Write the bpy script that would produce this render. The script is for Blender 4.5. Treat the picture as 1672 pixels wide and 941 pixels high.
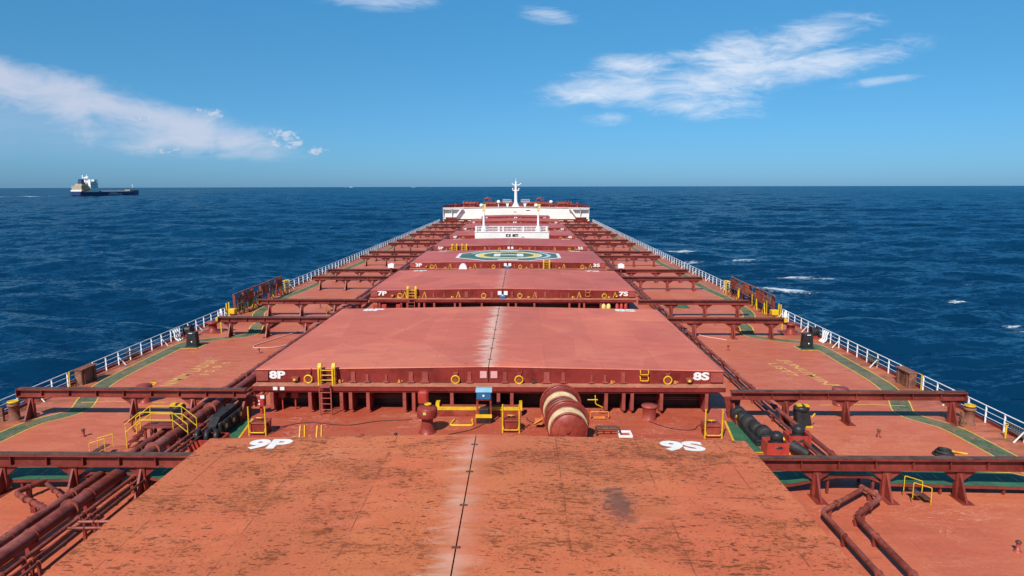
import bpy, bmesh, math, random
import numpy as np
from mathutils import Vector, Matrix
from mathutils.noise import noise as mnoise

random.seed(7)
for o in list(bpy.data.objects):
    bpy.data.objects.remove(o)
S = bpy.context.scene
COL = S.collection

# ------------------------------------------------------------------ camera
CAMX, CAMZ = 1.94, 13.6
FPX = 1130.0
PITCH = math.atan((470.5 - 303) / FPX)
YAW = math.atan((851 - 836) / FPX * math.cos(PITCH))
cd = bpy.data.cameras.new('camera')
cam = bpy.data.objects.new('camera', cd)
COL.objects.link(cam)
cam.location = (CAMX, 0, CAMZ)
cam.rotation_euler = (math.pi / 2 - PITCH, 0, YAW)
cd.sensor_width = 36
cd.lens = 36 * FPX / 1672
cd.clip_start = 0.5
cd.clip_end = 60000
S.camera = cam

# ------------------------------------------------------------------ light
SUN_DIR = Vector((-0.38, -0.90, 1.0)).normalized()      # towards the sun
SUN_EL = math.asin(SUN_DIR.z)
SUN_ROT = math.atan2(SUN_DIR.x, SUN_DIR.y)
ld = bpy.data.lights.new('sun', 'SUN')
ld.energy = 4.9
ld.angle = math.radians(0.53)
ld.color = (1.0, 0.955, 0.88)
sun = bpy.data.objects.new('sun', ld)
COL.objects.link(sun)
sun.location = (-60, -140, 160)
sun.rotation_euler = (-SUN_DIR).to_track_quat('-Z', 'Y').to_euler()

S.view_settings.view_transform = 'Standard'
S.view_settings.look = 'None'
S.view_settings.exposure = 0.15
S.view_settings.gamma = 1.0
S.view_settings.use_curve_mapping = False


# ------------------------------------------------------------------ node helper
class NT:
    """small wrapper to write node graphs as expressions"""
    def __init__(s, tree):
        s.t = tree
    def n(s, typ, **kw):
        nd = s.t.nodes.new(typ)
        for k, v in kw.items():
            setattr(nd, k, v)
        return nd
    def put(s, sock, v):
        if isinstance(v, bpy.types.NodeSocket):
            s.t.links.new(v, sock)
        elif v is not None:
            if sock.type == 'RGBA' and len(v) == 3:
                v = (*v, 1)
            sock.default_value = v
    def m(s, op, a, b=None, c=None, clamp=False):
        nd = s.n('ShaderNodeMath', operation=op, use_clamp=clamp)
        s.put(nd.inputs[0], a)
        if b is not None: s.put(nd.inputs[1], b)
        if c is not None: s.put(nd.inputs[2], c)
        return nd.outputs[0]
    def ss(s, x, lo, hi):
        nd = s.n('ShaderNodeMapRange', interpolation_type='SMOOTHSTEP')
        s.put(nd.inputs[0], x); s.put(nd.inputs[1], lo); s.put(nd.inputs[2], hi)
        s.put(nd.inputs[3], 0.0); s.put(nd.inputs[4], 1.0)
        return nd.outputs[0]
    def lin(s, x, lo, hi, a, b):
        nd = s.n('ShaderNodeMapRange')
        for i, v in enumerate((x, lo, hi, a, b)):
            s.put(nd.inputs[i], v)
        return nd.outputs[0]
    def mix(s, f, a, b, blend='MIX'):
        nd = s.n('ShaderNodeMix', data_type='RGBA', blend_type=blend)
        s.put(nd.inputs[0], f); s.put(nd.inputs[6], a); s.put(nd.inputs[7], b)
        return nd.outputs[2]
    def noise(s, vec, scale, detail=4, rough=0.55, dist=0.0):
        nd = s.n('ShaderNodeTexNoise')
        s.put(nd.inputs['Vector'], vec)
        s.put(nd.inputs['Scale'], scale); s.put(nd.inputs['Detail'], detail)
        s.put(nd.inputs['Roughness'], rough); s.put(nd.inputs['Distortion'], dist)
        return nd.outputs[0]
    def mapv(s, vec, loc=(0, 0, 0), rot=(0, 0, 0), scale=(1, 1, 1)):
        nd = s.n('ShaderNodeMapping')
        s.put(nd.inputs[0], vec)
        nd.inputs[1].default_value = loc; nd.inputs[2].default_value = rot; nd.inputs[3].default_value = scale
        return nd.outputs[0]
    def xyz(s, vec):
        nd = s.n('ShaderNodeSeparateXYZ'); s.put(nd.inputs[0], vec)
        return nd.outputs[0], nd.outputs[1], nd.outputs[2]
    def comb(s, x, y, z):
        nd = s.n('ShaderNodeCombineXYZ')
        s.put(nd.inputs[0], x); s.put(nd.inputs[1], y); s.put(nd.inputs[2], z)
        return nd.outputs[0]


def lin(r, g, b):
    f = lambda c: ((c / 255) / 12.92 if c / 255 <= 0.04045 else ((c / 255 + 0.055) / 1.055) ** 2.4)
    return (f(r), f(g), f(b))


# ------------------------------------------------------------------ sky
W = bpy.data.worlds.new('World')
S.world = W
W.use_nodes = True
wt = NT(W.node_tree)
W.node_tree.nodes.clear()
sky = wt.n('ShaderNodeTexSky', sky_type='NISHITA')
sky.sun_disc = False
sky.sun_elevation = SUN_EL
sky.sun_rotation = SUN_ROT
sky.altitude = 0
sky.air_density = 1.0
sky.dust_density = 0.35
sky.ozone_density = 2.5
dirv = wt.n('ShaderNodeTexCoord').outputs['Generated']
dx, dy, dz = wt.xyz(dirv)
dys = wt.m('MAXIMUM', dy, 0.05)
px = wt.m('DIVIDE', dx, dys)
pz = wt.m('DIVIDE', dz, dys)
P = wt.comb(px, pz, 0.0)
front = wt.ss(dy, 0.1, 0.3)
# hue of this sky: bluer than the plain model, deeper with height
skyc = wt.mix(1.0, sky.outputs[0], (0.66, 0.97, 1.10), 'MULTIPLY')
hi = wt.lin(dz, 0.0, 0.26, 0.0, 1.0)
skyc = wt.mix(wt.m('MULTIPLY', wt.m('MULTIPLY', hi, wt.m('SUBTRACT', 1.0, hi, clamp=True)), 4.0), skyc, wt.mix(1.0, skyc, (1.0, 0.95, 0.86), 'MULTIPLY'))
skyc = wt.mix(1.0, skyc, wt.mix(hi, (0.365, 0.545, 0.97), (0.46, 0.85, 0.98)), 'MULTIPLY')


def ell(cx, cy, rx, ry, ang, p=P):
    """soft elliptical weight, 1 at the centre, 0 at the rim"""
    v = wt.n('ShaderNodeVectorMath', operation='SUBTRACT')
    wt.put(v.inputs[0], p); v.inputs[1].default_value = (cx, cy, 0)
    ca, sa = math.cos(ang), math.sin(ang)
    x, y, _ = wt.xyz(v.outputs[0])
    u = wt.m('DIVIDE', wt.m('ADD', wt.m('MULTIPLY', x, ca), wt.m('MULTIPLY', y, sa)), rx)
    w = wt.m('DIVIDE', wt.m('SUBTRACT', wt.m('MULTIPLY', y, ca), wt.m('MULTIPLY', x, sa)), ry)
    d = wt.m('SQRT', wt.m('ADD', wt.m('MULTIPLY', u, u), wt.m('MULTIPLY', w, w)))
    return wt.ss(d, 1.0, 0.0)


def mx(*a):
    r = a[0]
    for b in a[1:]:
        r = wt.m('MAXIMUM', r, b)
    return r


# warped coordinates: wind-combed streaks rising to the right
wn = wt.n('ShaderNodeTexNoise'); wt.put(wn.inputs['Vector'], P); wn.inputs['Scale'].default_value = 6; wn.inputs['Detail'].default_value = 3
wv = wt.n('ShaderNodeVectorMath', operation='MULTIPLY_ADD')
wt.put(wv.inputs[0], wn.outputs[1]); wv.inputs[1].default_value = (0.10, 0.05, 0); wt.put(wv.inputs[2], P)
PW = wv.outputs[0]
streak = wt.noise(wt.mapv(PW, rot=(0, 0, -0.20), scale=(5, 22, 1)), 1.5, 7, 0.62, 0.5)
fine = wt.noise(wt.mapv(PW, rot=(0, 0, -0.32), scale=(14, 58, 1)), 1.7, 8, 0.70, 1.1)
puff = wt.noise(wt.mapv(P, scale=(1, 1.9, 1)), 16, 8, 0.60, 0.35)
puffL = wt.noise(wt.mapv(P, loc=(3, 1, 0), scale=(1, 2.4, 1)), 6, 6, 0.55, 0.2)
R1 = mx(ell(0.27, 0.147, 0.23, 0.058, 0.12), ell(0.385, 0.200, 0.19, 0.040, 0.30), ell(0.42, 0.166, 0.21, 0.036, 0.20),
        ell(0.14, 0.136, 0.19, 0.042, 0.04), ell(0.24, 0.112, 0.15, 0.036, -0.05), ell(0.165, 0.163, 0.11, 0.028, 0.0), ell(0.30, 0.182, 0.16, 0.044, 0.15))
stk = wt.m('ADD', wt.m('MULTIPLY', streak, 0.65), wt.m('MULTIPLY', fine, 0.35))
big = wt.noise(wt.mapv(PW, loc=(1.3, 0.4, 0), rot=(0, 0, -0.22), scale=(3.2, 9, 1)), 1.6, 4, 0.55, 0.4)
c1 = wt.ss(wt.m('ADD', wt.m('ADD', wt.m('MULTIPLY', R1, 1.05), wt.m('MULTIPLY', wt.m('SUBTRACT', stk, 0.5), 3.1)), wt.m('MULTIPLY', wt.m('SUBTRACT', big, 0.5), 1.2)), 0.12, 1.30)
c1 = wt.m('MULTIPLY', c1, wt.ss(R1, 0.0, 0.38))
c1 = wt.m('MULTIPLY', c1, wt.lin(wt.noise(wt.mapv(PW, loc=(0.2, 2.4, 0), rot=(0, 0, -0.25), scale=(7, 30, 1)), 1.7, 6, 0.6, 0.5), 0.32, 0.66, 0.55, 1.0))
# left bank: lumpy upper edge, melting away downwards
edge = wt.m('ADD', wt.m('MULTIPLY', px, -0.26), -0.022)          # height of its upper edge
lump = wt.noise(wt.mapv(PW, loc=(4, 2, 0), scale=(1, 1.7, 1)), 9, 7, 0.58, 0.4)
comb = wt.noise(wt.mapv(PW, loc=(1, 5, 0), rot=(0, 0, 0.28), scale=(3, 14, 1)), 2.2, 6, 0.62, 0.6)
ph = wt.m('SUBTRACT', edge, pz)
prof = wt.m('MULTIPLY', wt.ss(ph, -0.035, 0.022), wt.lin(ph, 0.015, 0.105, 1.0, 0.0))
prof = wt.m('MULTIPLY', wt.m('MULTIPLY', prof, wt.ss(px, -0.20, -0.52)), wt.ss(pz, 0.015, 0.06))
bsum = wt.m('ADD', wt.m('MULTIPLY', prof, 1.25), wt.m('ADD', wt.m('MULTIPLY', wt.m('SUBTRACT', lump, 0.5), 1.9), wt.m('MULTIPLY', wt.m('SUBTRACT', comb, 0.5), 1.5)))
c2 = wt.m('MULTIPLY', wt.ss(bsum, 0.10, 1.30), wt.ss(prof, 0.0, 0.30))
veil = wt.m('MULTIPLY', wt.m('MULTIPLY', wt.ss(ph, -0.005, 0.05), wt.ss(px, -0.16, -0.55)), wt.ss(pz, 0.015, 0.09))
c2 = wt.m('MAXIMUM', c2, wt.m('MULTIPLY', wt.m('MULTIPLY', veil, 0.36), wt.lin(comb, 0.3, 0.7, 0.6, 1.0)))
R3 = mx(ell(-0.19, 0.252, 0.13, 0.024, -0.02), ell(0.04, 0.232, 0.07, 0.020, -0.1), ell(0.125, 0.092, 0.07, 0.020, 0.0),
        ell(0.49, 0.142, 0.11, 0.012, 0.12))
c3 = wt.ss(wt.m('ADD', R3, wt.m('MULTIPLY', wt.m('SUBTRACT', stk, 0.5), 2.6)), 0.22, 1.3)
c3 = wt.m('MULTIPLY', c3, wt.ss(R3, 0.0, 0.5))
R4 = mx(ell(-0.335, 0.066, 0.050, 0.022, 0.0), ell(-0.292, 0.049, 0.030, 0.010, 0.0), ell(-0.50, 0.050, 0.03, 0.010, 0.0), ell(-0.44, 0.101, 0.05, 0.012, -0.2), ell(-0.53, 0.094, 0.04, 0.012, -0.2))
puff4 = wt.noise(wt.mapv(P, loc=(2, 7, 0), scale=(1, 1.5, 1)), 55, 6, 0.6, 0.3)
c4 = wt.ss(wt.m('ADD', R4, wt.m('MULTIPLY', wt.m('SUBTRACT', puff4, 0.5), 3.4)), 0.45, 1.05)
c4 = wt.m('MULTIPLY', c4, wt.ss(R4, 0.0, 0.35))
clA = wt.m('MULTIPLY', wt.m('MAXIMUM', wt.m('MULTIPLY', c1, 0.86), wt.m('MULTIPLY', c3, 0.6)), front)
clB = wt.m('MULTIPLY', wt.m('MAXIMUM', wt.m('MULTIPLY', c2, 0.74), wt.m('MULTIPLY', c4, 0.72)), front)
bgS = wt.n('ShaderNodeBackground'); wt.put(bgS.inputs[0], skyc); bgS.inputs[1].default_value = 0.10
bgC = wt.n('ShaderNodeBackground'); bgC.inputs[0].default_value = (0.75, 0.80, 0.90, 1); bgC.inputs[1].default_value = 0.98
bgP = wt.n('ShaderNodeBackground'); bgP.inputs[0].default_value = (0.66, 0.68, 0.80, 1); bgP.inputs[1].default_value = 0.92
ms = wt.n('ShaderNodeMixShader'); wt.put(ms.inputs[0], clA); wt.put(ms.inputs[1], bgS.outputs[0]); wt.put(ms.inputs[2], bgC.outputs[0])
ms2 = wt.n('ShaderNodeMixShader'); wt.put(ms2.inputs[0], clB); wt.put(ms2.inputs[1], ms.outputs[0]); wt.put(ms2.inputs[2], bgP.outputs[0])
wo = wt.n('ShaderNodeOutputWorld'); wt.put(wo.inputs[0], ms2.outputs[0])


# ------------------------------------------------------------------ materials
def mat_base(name):
    m = bpy.data.materials.new(name)
    m.use_nodes = True
    t = NT(m.node_tree)
    b = m.node_tree.nodes['Principled BSDF']
    return m, t, b


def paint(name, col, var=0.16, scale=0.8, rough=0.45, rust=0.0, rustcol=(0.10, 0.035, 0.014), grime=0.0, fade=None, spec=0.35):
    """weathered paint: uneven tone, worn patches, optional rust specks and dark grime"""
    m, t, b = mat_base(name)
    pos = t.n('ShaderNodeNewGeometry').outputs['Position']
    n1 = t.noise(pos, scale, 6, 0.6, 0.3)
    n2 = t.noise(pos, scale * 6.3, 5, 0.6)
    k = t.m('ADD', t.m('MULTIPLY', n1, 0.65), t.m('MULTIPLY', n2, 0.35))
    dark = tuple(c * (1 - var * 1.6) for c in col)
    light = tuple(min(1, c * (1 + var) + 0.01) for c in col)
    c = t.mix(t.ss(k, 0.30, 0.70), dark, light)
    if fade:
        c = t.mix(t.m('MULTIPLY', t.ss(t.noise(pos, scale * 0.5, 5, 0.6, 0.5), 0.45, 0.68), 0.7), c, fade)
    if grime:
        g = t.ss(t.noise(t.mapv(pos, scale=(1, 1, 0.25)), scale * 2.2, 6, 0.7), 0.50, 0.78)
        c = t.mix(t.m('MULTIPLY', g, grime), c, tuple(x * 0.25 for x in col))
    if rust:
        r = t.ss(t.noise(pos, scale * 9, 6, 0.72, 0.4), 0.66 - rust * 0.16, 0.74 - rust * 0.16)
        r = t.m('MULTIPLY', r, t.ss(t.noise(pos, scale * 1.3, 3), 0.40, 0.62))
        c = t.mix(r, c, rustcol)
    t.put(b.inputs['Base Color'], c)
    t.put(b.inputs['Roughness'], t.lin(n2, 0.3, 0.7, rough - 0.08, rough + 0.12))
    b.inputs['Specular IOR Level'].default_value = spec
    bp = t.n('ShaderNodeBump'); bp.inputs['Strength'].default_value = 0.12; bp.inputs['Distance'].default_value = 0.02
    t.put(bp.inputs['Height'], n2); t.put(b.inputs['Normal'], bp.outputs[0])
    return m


def cover_paint(name, col, col2, spots=0.0, haze=0.0, seam=3.45, pits=0.3, halfw=14.1):
    """sun-bleached top plates of a hatch cover: plate seams, salt along the joint, rust spatter"""
    m, t, b = mat_base(name)
    pos = t.n('ShaderNodeNewGeometry').outputs['Position']
    x, y, z = t.xyz(pos)
    big = t.noise(pos, 0.16, 4, 0.5, 0.4)
    mid = t.noise(t.mapv(pos, scale=(0.6, 1.3, 1)), 0.9, 6, 0.62, 0.3)
    tiny = t.noise(pos, 9.0, 4, 0.6)
    c = t.mix(t.ss(t.m('ADD', t.m('MULTIPLY', big, 0.6), t.m('MULTIPLY', mid, 0.4)), 0.36, 0.64), col, col2)
    # plate by plate tone
    pl = t.n('ShaderNodeTexWhiteNoise', noise_dimensions='2D')
    fl = t.n('ShaderNodeVectorMath', operation='FLOOR')
    t.put(fl.inputs[0], t.mapv(pos, scale=(1 / seam, 1 / 9.3, 0)))
    t.put(pl.inputs['Vector'], fl.outputs[0])
    c = t.mix(1.0, c, t.mix(pl.outputs[0], (0.95, 0.95, 0.96) if spots else (0.89, 0.89, 0.92), (1.04, 1.03, 1.02) if spots else (1.07, 1.06, 1.04)), 'MULTIPLY')
    # old touch-up patches with hard edges
    tv = t.n('ShaderNodeTexVoronoi', feature='F1'); tv.inputs['Scale'].default_value = 0.22
    t.put(tv.inputs['Vector'], t.mapv(pos, scale=(1, 0.55, 0)))
    tw = t.n('ShaderNodeSeparateColor'); t.put(tw.inputs[0], tv.outputs['Color'])
    c = t.mix(t.m('MULTIPLY', t.ss(tw.outputs[0], 0.66, 0.70), 0.45), c, tuple(q * 0.86 for q in col))
    dirt = t.ss(t.noise(t.mapv(pos, loc=(8, 2, 0), scale=(0.5, 1.6, 1)), 0.55, 7, 0.68, 0.9), 0.50, 0.76)
    c = t.mix(t.m('MULTIPLY', dirt, 0.34), c, (col[0] * 0.52, col[1] * 0.50, col[2] * 0.46))
    pale = t.ss(t.noise(t.mapv(pos, loc=(3, 11, 0), scale=(0.7, 1.4, 1)), 0.4, 6, 0.66, 0.7), 0.56, 0.78)
    c = t.mix(t.m('MULTIPLY', pale, 0.30), c, (0.64, 0.30, 0.20))
    # fine grain
    c = t.mix(1.0, c, t.mix(t.ss(tiny, 0.3, 0.7), (0.93, 0.92, 0.91), (1.06, 1.06, 1.06)), 'MULTIPLY')
    # welded seams
    fx = t.m('ABSOLUTE', t.m('SUBTRACT', t.m('FRACT', t.m('ADD', t.m('DIVIDE', x, seam), 0.5)), 0.5))
    sl = t.m('MULTIPLY', t.ss(fx, 0.008, 0.0035), t.ss(t.noise(pos, 1.1, 4), 0.38, 0.60))
    fy = t.m('ABSOLUTE', t.m('SUBTRACT', t.m('FRACT', t.m('DIVIDE', y, 9.3)), 0.5))
    sl = t.m('MAXIMUM', sl, t.m('MULTIPLY', t.ss(fy, 0.0035, 0.0015), t.ss(t.noise(pos, 0.5, 3), 0.45, 0.62)))
    c = t.mix(t.m('MULTIPLY', sl, 0.85 if spots else 0.35), c, tuple(q * 0.30 for q in col))
    # salt bleaching beside the middle joint
    ax = t.m('ABSOLUTE', x)
    rag = t.noise(t.mapv(pos, scale=(0.45, 1.6, 1)), 1.6, 6, 0.7, 0.6)
    hz = t.m('MULTIPLY', t.ss(t.m('ADD', ax, t.m('MULTIPLY', t.m('SUBTRACT', rag, 0.5), 3.6)), 1.0, 0.0), haze)
    hz = t.m('MULTIPLY', hz, t.ss(t.noise(t.mapv(pos, loc=(6, 1, 0), scale=(0.1, 1, 1)), 0.33, 4, 0.6), 0.36 if spots else 0.18, 0.62 if spots else 0.45))
    leftw = t.lin(x, -0.3, 0.6, 1.0, 0.30)
    c = t.mix(t.m('MULTIPLY', hz, leftw), c, (0.68, 0.50, 0.40))
    # rust spatter, thicker in drifts
    if spots:
        cl = t.noise(t.mapv(pos, scale=(0.8, 1.5, 1)), 0.42, 4, 0.6, 0.6)
        sv = t.mapv(pos, rot=(0, 0, 0.25), scale=(2.5, 6.2, 1))
        sp = t.noise(sv, 1.35, 3, 0.55, 0.3)
        thr = t.lin(cl, 0.34, 0.66, 0.665, 0.505)
        s1 = t.ss(sp, thr, t.m('ADD', thr, 0.045))
        sp2 = t.noise(t.mapv(pos, loc=(7, 3, 0), scale=(6.5, 9.0, 1)), 1.7, 2, 0.5, 0.2)
        s2 = t.ss(sp2, t.m('ADD', thr, 0.02), t.m('ADD', thr, 0.06))
        seamr = t.m('MULTIPLY', t.ss(fx, 0.09, 0.0), t.ss(sp, 0.47, 0.58))
        seamr = t.m('MULTIPLY', seamr, t.ss(cl, 0.42, 0.6))
        sp_all = t.m('MAXIMUM', t.m('MAXIMUM', s1, t.m('MULTIPLY', s2, 0.85)), seamr)
        clear = t.ss(ax, 0.25, 1.2)
        sp_all = t.m('MULTIPLY', t.m('MULTIPLY', sp_all, spots), clear)
        sp3 = t.noise(t.mapv(pos, loc=(1, 6, 0), rot=(0, 0, -0.3), scale=(1.0, 2.2, 1)), 0.9, 7, 0.72, 0.9)
        s3 = t.m('MULTIPLY', t.ss(sp3, 0.555, 0.66), t.ss(cl, 0.44, 0.60))
        c = t.mix(t.m('MULTIPLY', t.m('MULTIPLY', s3, clear), 0.55), c, (0.24, 0.062, 0.016))
        c = t.mix(t.m('MULTIPLY', sp_all, t.lin(mid, 0.35, 0.65, 0.65, 0.97)), c, (0.12, 0.028, 0.008))
        c = t.mix(t.m('MULTIPLY', t.ss(cl, 0.44, 0.70), 0.38 * spots), c, (0.36, 0.105, 0.030))
        # one oily grey stain and two dark drifts, starboard side
        dxx = t.m('SUBTRACT', x, 5.3); dyy = t.m('SUBTRACT', y, 22.6)
        d = t.m('SQRT', t.m('ADD', t.m('MULTIPLY', dxx, dxx), t.m('MULTIPLY', t.m('MULTIPLY', dyy, dyy), 0.16)))
        st = t.ss(t.m('ADD', d, t.m('MULTIPLY', t.m('SUBTRACT', t.noise(t.mapv(pos, scale=(1.6, 2.2, 1)), 1.1, 6, 0.7, 1.0), 0.5), 2.6)), 0.72, 0.20)
        c = t.mix(t.m('MULTIPLY', st, 0.72), c, (0.085, 0.050, 0.038))
        b2 = t.m('SUBTRACT', y, 26.9)
        dr = t.m('MULTIPLY', t.ss(t.m('ABSOLUTE', b2), 0.70, 0.05), t.m('MULTIPLY', t.ss(x, 1.8, 3.4), t.ss(x, 11.0, 9.0)))
        dr = t.m('MULTIPLY', dr, t.ss(t.noise(t.mapv(pos, scale=(1.1, 5.5, 1)), 1.5, 5, 0.65, 1.2), 0.44, 0.56))
        c = t.mix(t.m('MULTIPLY', dr, 0.85), c, (0.16, 0.040, 0.012))
    else:
        cl = t.noise(pos, 0.30, 4, 0.6, 0.4)
        sp = t.noise(t.mapv(pos, rot=(0, 0, 0.3), scale=(1.5, 4.5, 1)), 1.2, 5, 0.62, 0.4)
        thr = t.lin(cl, 0.35, 0.70, 0.80, 0.62)
        c = t.mix(t.m('MULTIPLY', t.ss(sp, thr, t.m('ADD', thr, 0.05)), pits), c, (0.20, 0.04, 0.028))
    t.put(b.inputs['Base Color'], c)
    t.put(b.inputs['Roughness'], t.lin(mid, 0.3, 0.7, 0.52, 0.68))
    b.inputs['Specular IOR Level'].default_value = 0.25
    bp = t.n('ShaderNodeBump'); bp.inputs['Strength'].default_value = 0.25; bp.inputs['Distance'].default_value = 0.03
    t.put(bp.inputs['Height'], t.m('ADD', mid, t.m('MULTIPLY', tiny, 0.25))); t.put(b.inputs['Normal'], bp.outputs[0])
    return m


def deck_paint(name, col, col2, worn, wornamt=0.5, rust=0.4, edge=True):
    m, t, b = mat_base(name)
    pos = t.n('ShaderNodeNewGeometry').outputs['Position']
    x, y, z = t.xyz(pos)
    big = t.noise(pos, 0.11, 5, 0.55, 0.5)
    mid = t.noise(t.mapv(pos, scale=(0.55, 1.5, 1)), 0.8, 6, 0.65, 0.6)
    tiny = t.noise(pos, 7, 4, 0.6)
    c = t.mix(t.ss(t.m('ADD', t.m('MULTIPLY', big, 0.55), t.m('MULTIPLY', mid, 0.45)), 0.38, 0.62), col, col2)
    c = t.mix(1.0, c, t.mix(t.ss(tiny, 0.3, 0.7), (0.93, 0.92, 0.91), (1.06, 1.06, 1.06)), 'MULTIPLY')
    fx = t.m('ABSOLUTE', t.m('SUBTRACT', t.m('FRACT', t.m('DIVIDE', x, 3.1)), 0.5))
    fy = t.m('ABSOLUTE', t.m('SUBTRACT', t.m('FRACT', t.m('DIVIDE', y, 8.7)), 0.5))
    sm = t.m('MAXIMUM', t.ss(fx, 0.012, 0.004), t.ss(fy, 0.005, 0.0015))
    c = t.mix(t.m('MULTIPLY', t.m('MULTIPLY', sm, t.ss(mid, 0.38, 0.60)), 0.40), c, tuple(q * 0.5 for q in col))
    dirt = t.ss(t.noise(t.mapv(pos, loc=(1, 8, 0), scale=(0.45, 1.7, 1)), 0.7, 7, 0.70, 1.0), 0.50, 0.74)
    c = t.mix(t.m('MULTIPLY', dirt, 0.38), c, tuple(q * 0.60 for q in col2))
    # scuffs and worn-through curls
    scv = t.noise(t.mapv(pos, rot=(0, 0, 0.5), scale=(0.7, 1.6, 1)), 0.75, 5, 0.6, 1.8)
    line = t.ss(t.m('ABSOLUTE', t.m('SUBTRACT', scv, 0.5)), 0.016, 0.004)
    line = t.m('MULTIPLY', line, t.ss(t.noise(pos, 0.35, 3), 0.46, 0.62))
    patch = t.ss(t.noise(t.mapv(pos, loc=(5, 9, 0), scale=(0.6, 1.7, 1)), 1.2, 7, 0.70, 0.8), 0.60, 0.72)
    c = t.mix(t.m('MULTIPLY', t.m('MAXIMUM', line, t.m('MULTIPLY', patch, 0.6)), wornamt), c, worn)
    brush = t.ss(t.noise(t.mapv(pos, loc=(9, 3, 0), rot=(0, 0, 0.28), scale=(0.9, 4.2, 1)), 0.75, 7, 0.70, 0.7), 0.50, 0.68)
    bz = t.ss(t.noise(pos, 0.12, 3, 0.5), 0.44, 0.60)
    c = t.mix(t.m('MULTIPLY', t.m('MULTIPLY', brush, bz), 0.42), c, tuple(q * 0.55 for q in col2))
    # dark puddle marks / grease
    gr = t.ss(t.noise(t.mapv(pos, loc=(2, 4, 0), scale=(0.8, 2.0, 1)), 0.6, 6, 0.66, 0.8), 0.58, 0.78)
    c = t.mix(t.m('MULTIPLY', gr, 0.32), c, tuple(q * 0.45 for q in col))
    if rust:
        rs = t.ss(t.noise(pos, 2.6, 6, 0.7, 0.4), 0.62, 0.72)
        w = t.ss(t.m('ABSOLUTE', x), 25.4, 28.6) if edge else t.ss(big, 0.5, 0.7)
        rr = t.m('MAXIMUM', t.m('MULTIPLY', rs, 0.30), t.m('MULTIPLY', w, t.ss(mid, 0.36, 0.62)))
        c = t.mix(t.m('MULTIPLY', rr, rust), c, (0.20, 0.075, 0.03))
    t.put(b.inputs['Base Color'], c)
    t.put(b.inputs['Roughness'], t.lin(mid, 0.3, 0.7, 0.42, 0.62))
    b.inputs['Specular IOR Level'].default_value = 0.3
    bp = t.n('ShaderNodeBump'); bp.inputs['Strength'].default_value = 0.2; bp.inputs['Distance'].default_value = 0.03
    t.put(bp.inputs['Height'], t.m('ADD', mid, t.m('MULTIPLY', tiny, 0.2))); t.put(b.inputs['Normal'], bp.outputs[0])
    return m


M = {}
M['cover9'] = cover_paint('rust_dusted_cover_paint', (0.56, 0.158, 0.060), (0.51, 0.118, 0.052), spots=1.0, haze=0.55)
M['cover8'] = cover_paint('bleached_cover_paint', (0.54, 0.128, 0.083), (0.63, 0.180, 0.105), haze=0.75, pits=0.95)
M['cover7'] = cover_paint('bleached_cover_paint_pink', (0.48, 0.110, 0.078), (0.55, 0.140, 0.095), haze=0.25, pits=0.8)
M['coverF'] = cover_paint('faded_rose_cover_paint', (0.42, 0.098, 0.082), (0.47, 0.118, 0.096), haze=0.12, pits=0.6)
M['side'] = paint('deep_red_paint', (0.200, 0.017, 0.011), 0.20, 0.5, 0.42, rust=0.35, grime=0.25, fade=(0.27, 0.032, 0.023))
M['girder'] = paint('girder_red_paint', (0.205, 0.028, 0.018), 0.22, 0.6, 0.45, rust=0.7, grime=0.4, fade=(0.31, 0.060, 0.038))
M['greasy'] = paint('greasy_rail_steel', (0.115, 0.050, 0.028), 0.35, 1.5, 0.5, rust=0.7)
M['ledge'] = paint('dusty_ledge_paint', (0.46, 0.17, 0.10), 0.2, 1.2, 0.6, rust=0.5)
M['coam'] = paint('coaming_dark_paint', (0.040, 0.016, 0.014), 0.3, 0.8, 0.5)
M['stay'] = paint('stay_red_paint', (0.31, 0.060, 0.043), 0.16, 1.0, 0.5, rust=0.3)
M['red'] = paint('oxide_red_paint', (0.26, 0.033, 0.019), 0.22, 1.4, 0.42, rust=0.6, grime=0.3, fade=(0.40, 0.085, 0.055))
M['brightred'] = paint('signal_red_paint', (0.40, 0.040, 0.024), 0.18, 1.5, 0.45, rust=0.6, grime=0.35)
M['pipe'] = paint('pipe_red_paint', (0.235, 0.045, 0.028), 0.32, 0.9, 0.42, rust=0.9, grime=0.6, fade=(0.36, 0.115, 0.085))
M['pipe_dark'] = paint('sooty_pipe_paint', (0.12, 0.040, 0.030), 0.35, 1.3, 0.5, rust=0.8, fade=(0.28, 0.08, 0.06))
M['yellow'] = paint('safety_yellow_paint', (0.70, 0.42, 0.012), 0.14, 2.0, 0.4, rust=0.6, rustcol=(0.20, 0.06, 0.02), grime=0.25)
M['line'] = paint('yellow_line_paint', (0.68, 0.47, 0.055), 0.12, 2.5, 0.6, rust=0.35, rustcol=(0.45, 0.14, 0.09))
M['letter'] = paint('yellow_lettering_paint', (0.60, 0.34, 0.09), 0.12, 0.9, 0.6, rust=0.6, rustcol=(0.48, 0.13, 0.07), fade=(0.58, 0.27, 0.09))
M['white'] = paint('white_paint', (0.78, 0.77, 0.74), 0.06, 1.2, 0.45, rust=0.15, rustcol=(0.45, 0.22, 0.10))
M['cream'] = paint('cream_bulkhead_paint', (0.76, 0.74, 0.68), 0.06, 0.35, 0.5, rust=0.30, rustcol=(0.55, 0.40, 0.25))
M['numwhite'] = paint('white_number_paint', (0.76, 0.72, 0.67), 0.06, 1.2, 0.55, rust=0.40, rustcol=(0.48, 0.16, 0.10), grime=0.10)
M['black'] = paint('black_tarpaulin', (0.018, 0.017, 0.018), 0.3, 2.5, 0.45)
M['rubber'] = paint('black_rubber', (0.022, 0.020, 0.020), 0.3, 2.0, 0.6)
M['green'] = paint('green_walkway_paint', (0.034, 0.120, 0.058), 0.22, 1.0, 0.55, rust=0.35, rustcol=(0.22, 0.11, 0.06), grime=0.15)
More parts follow.
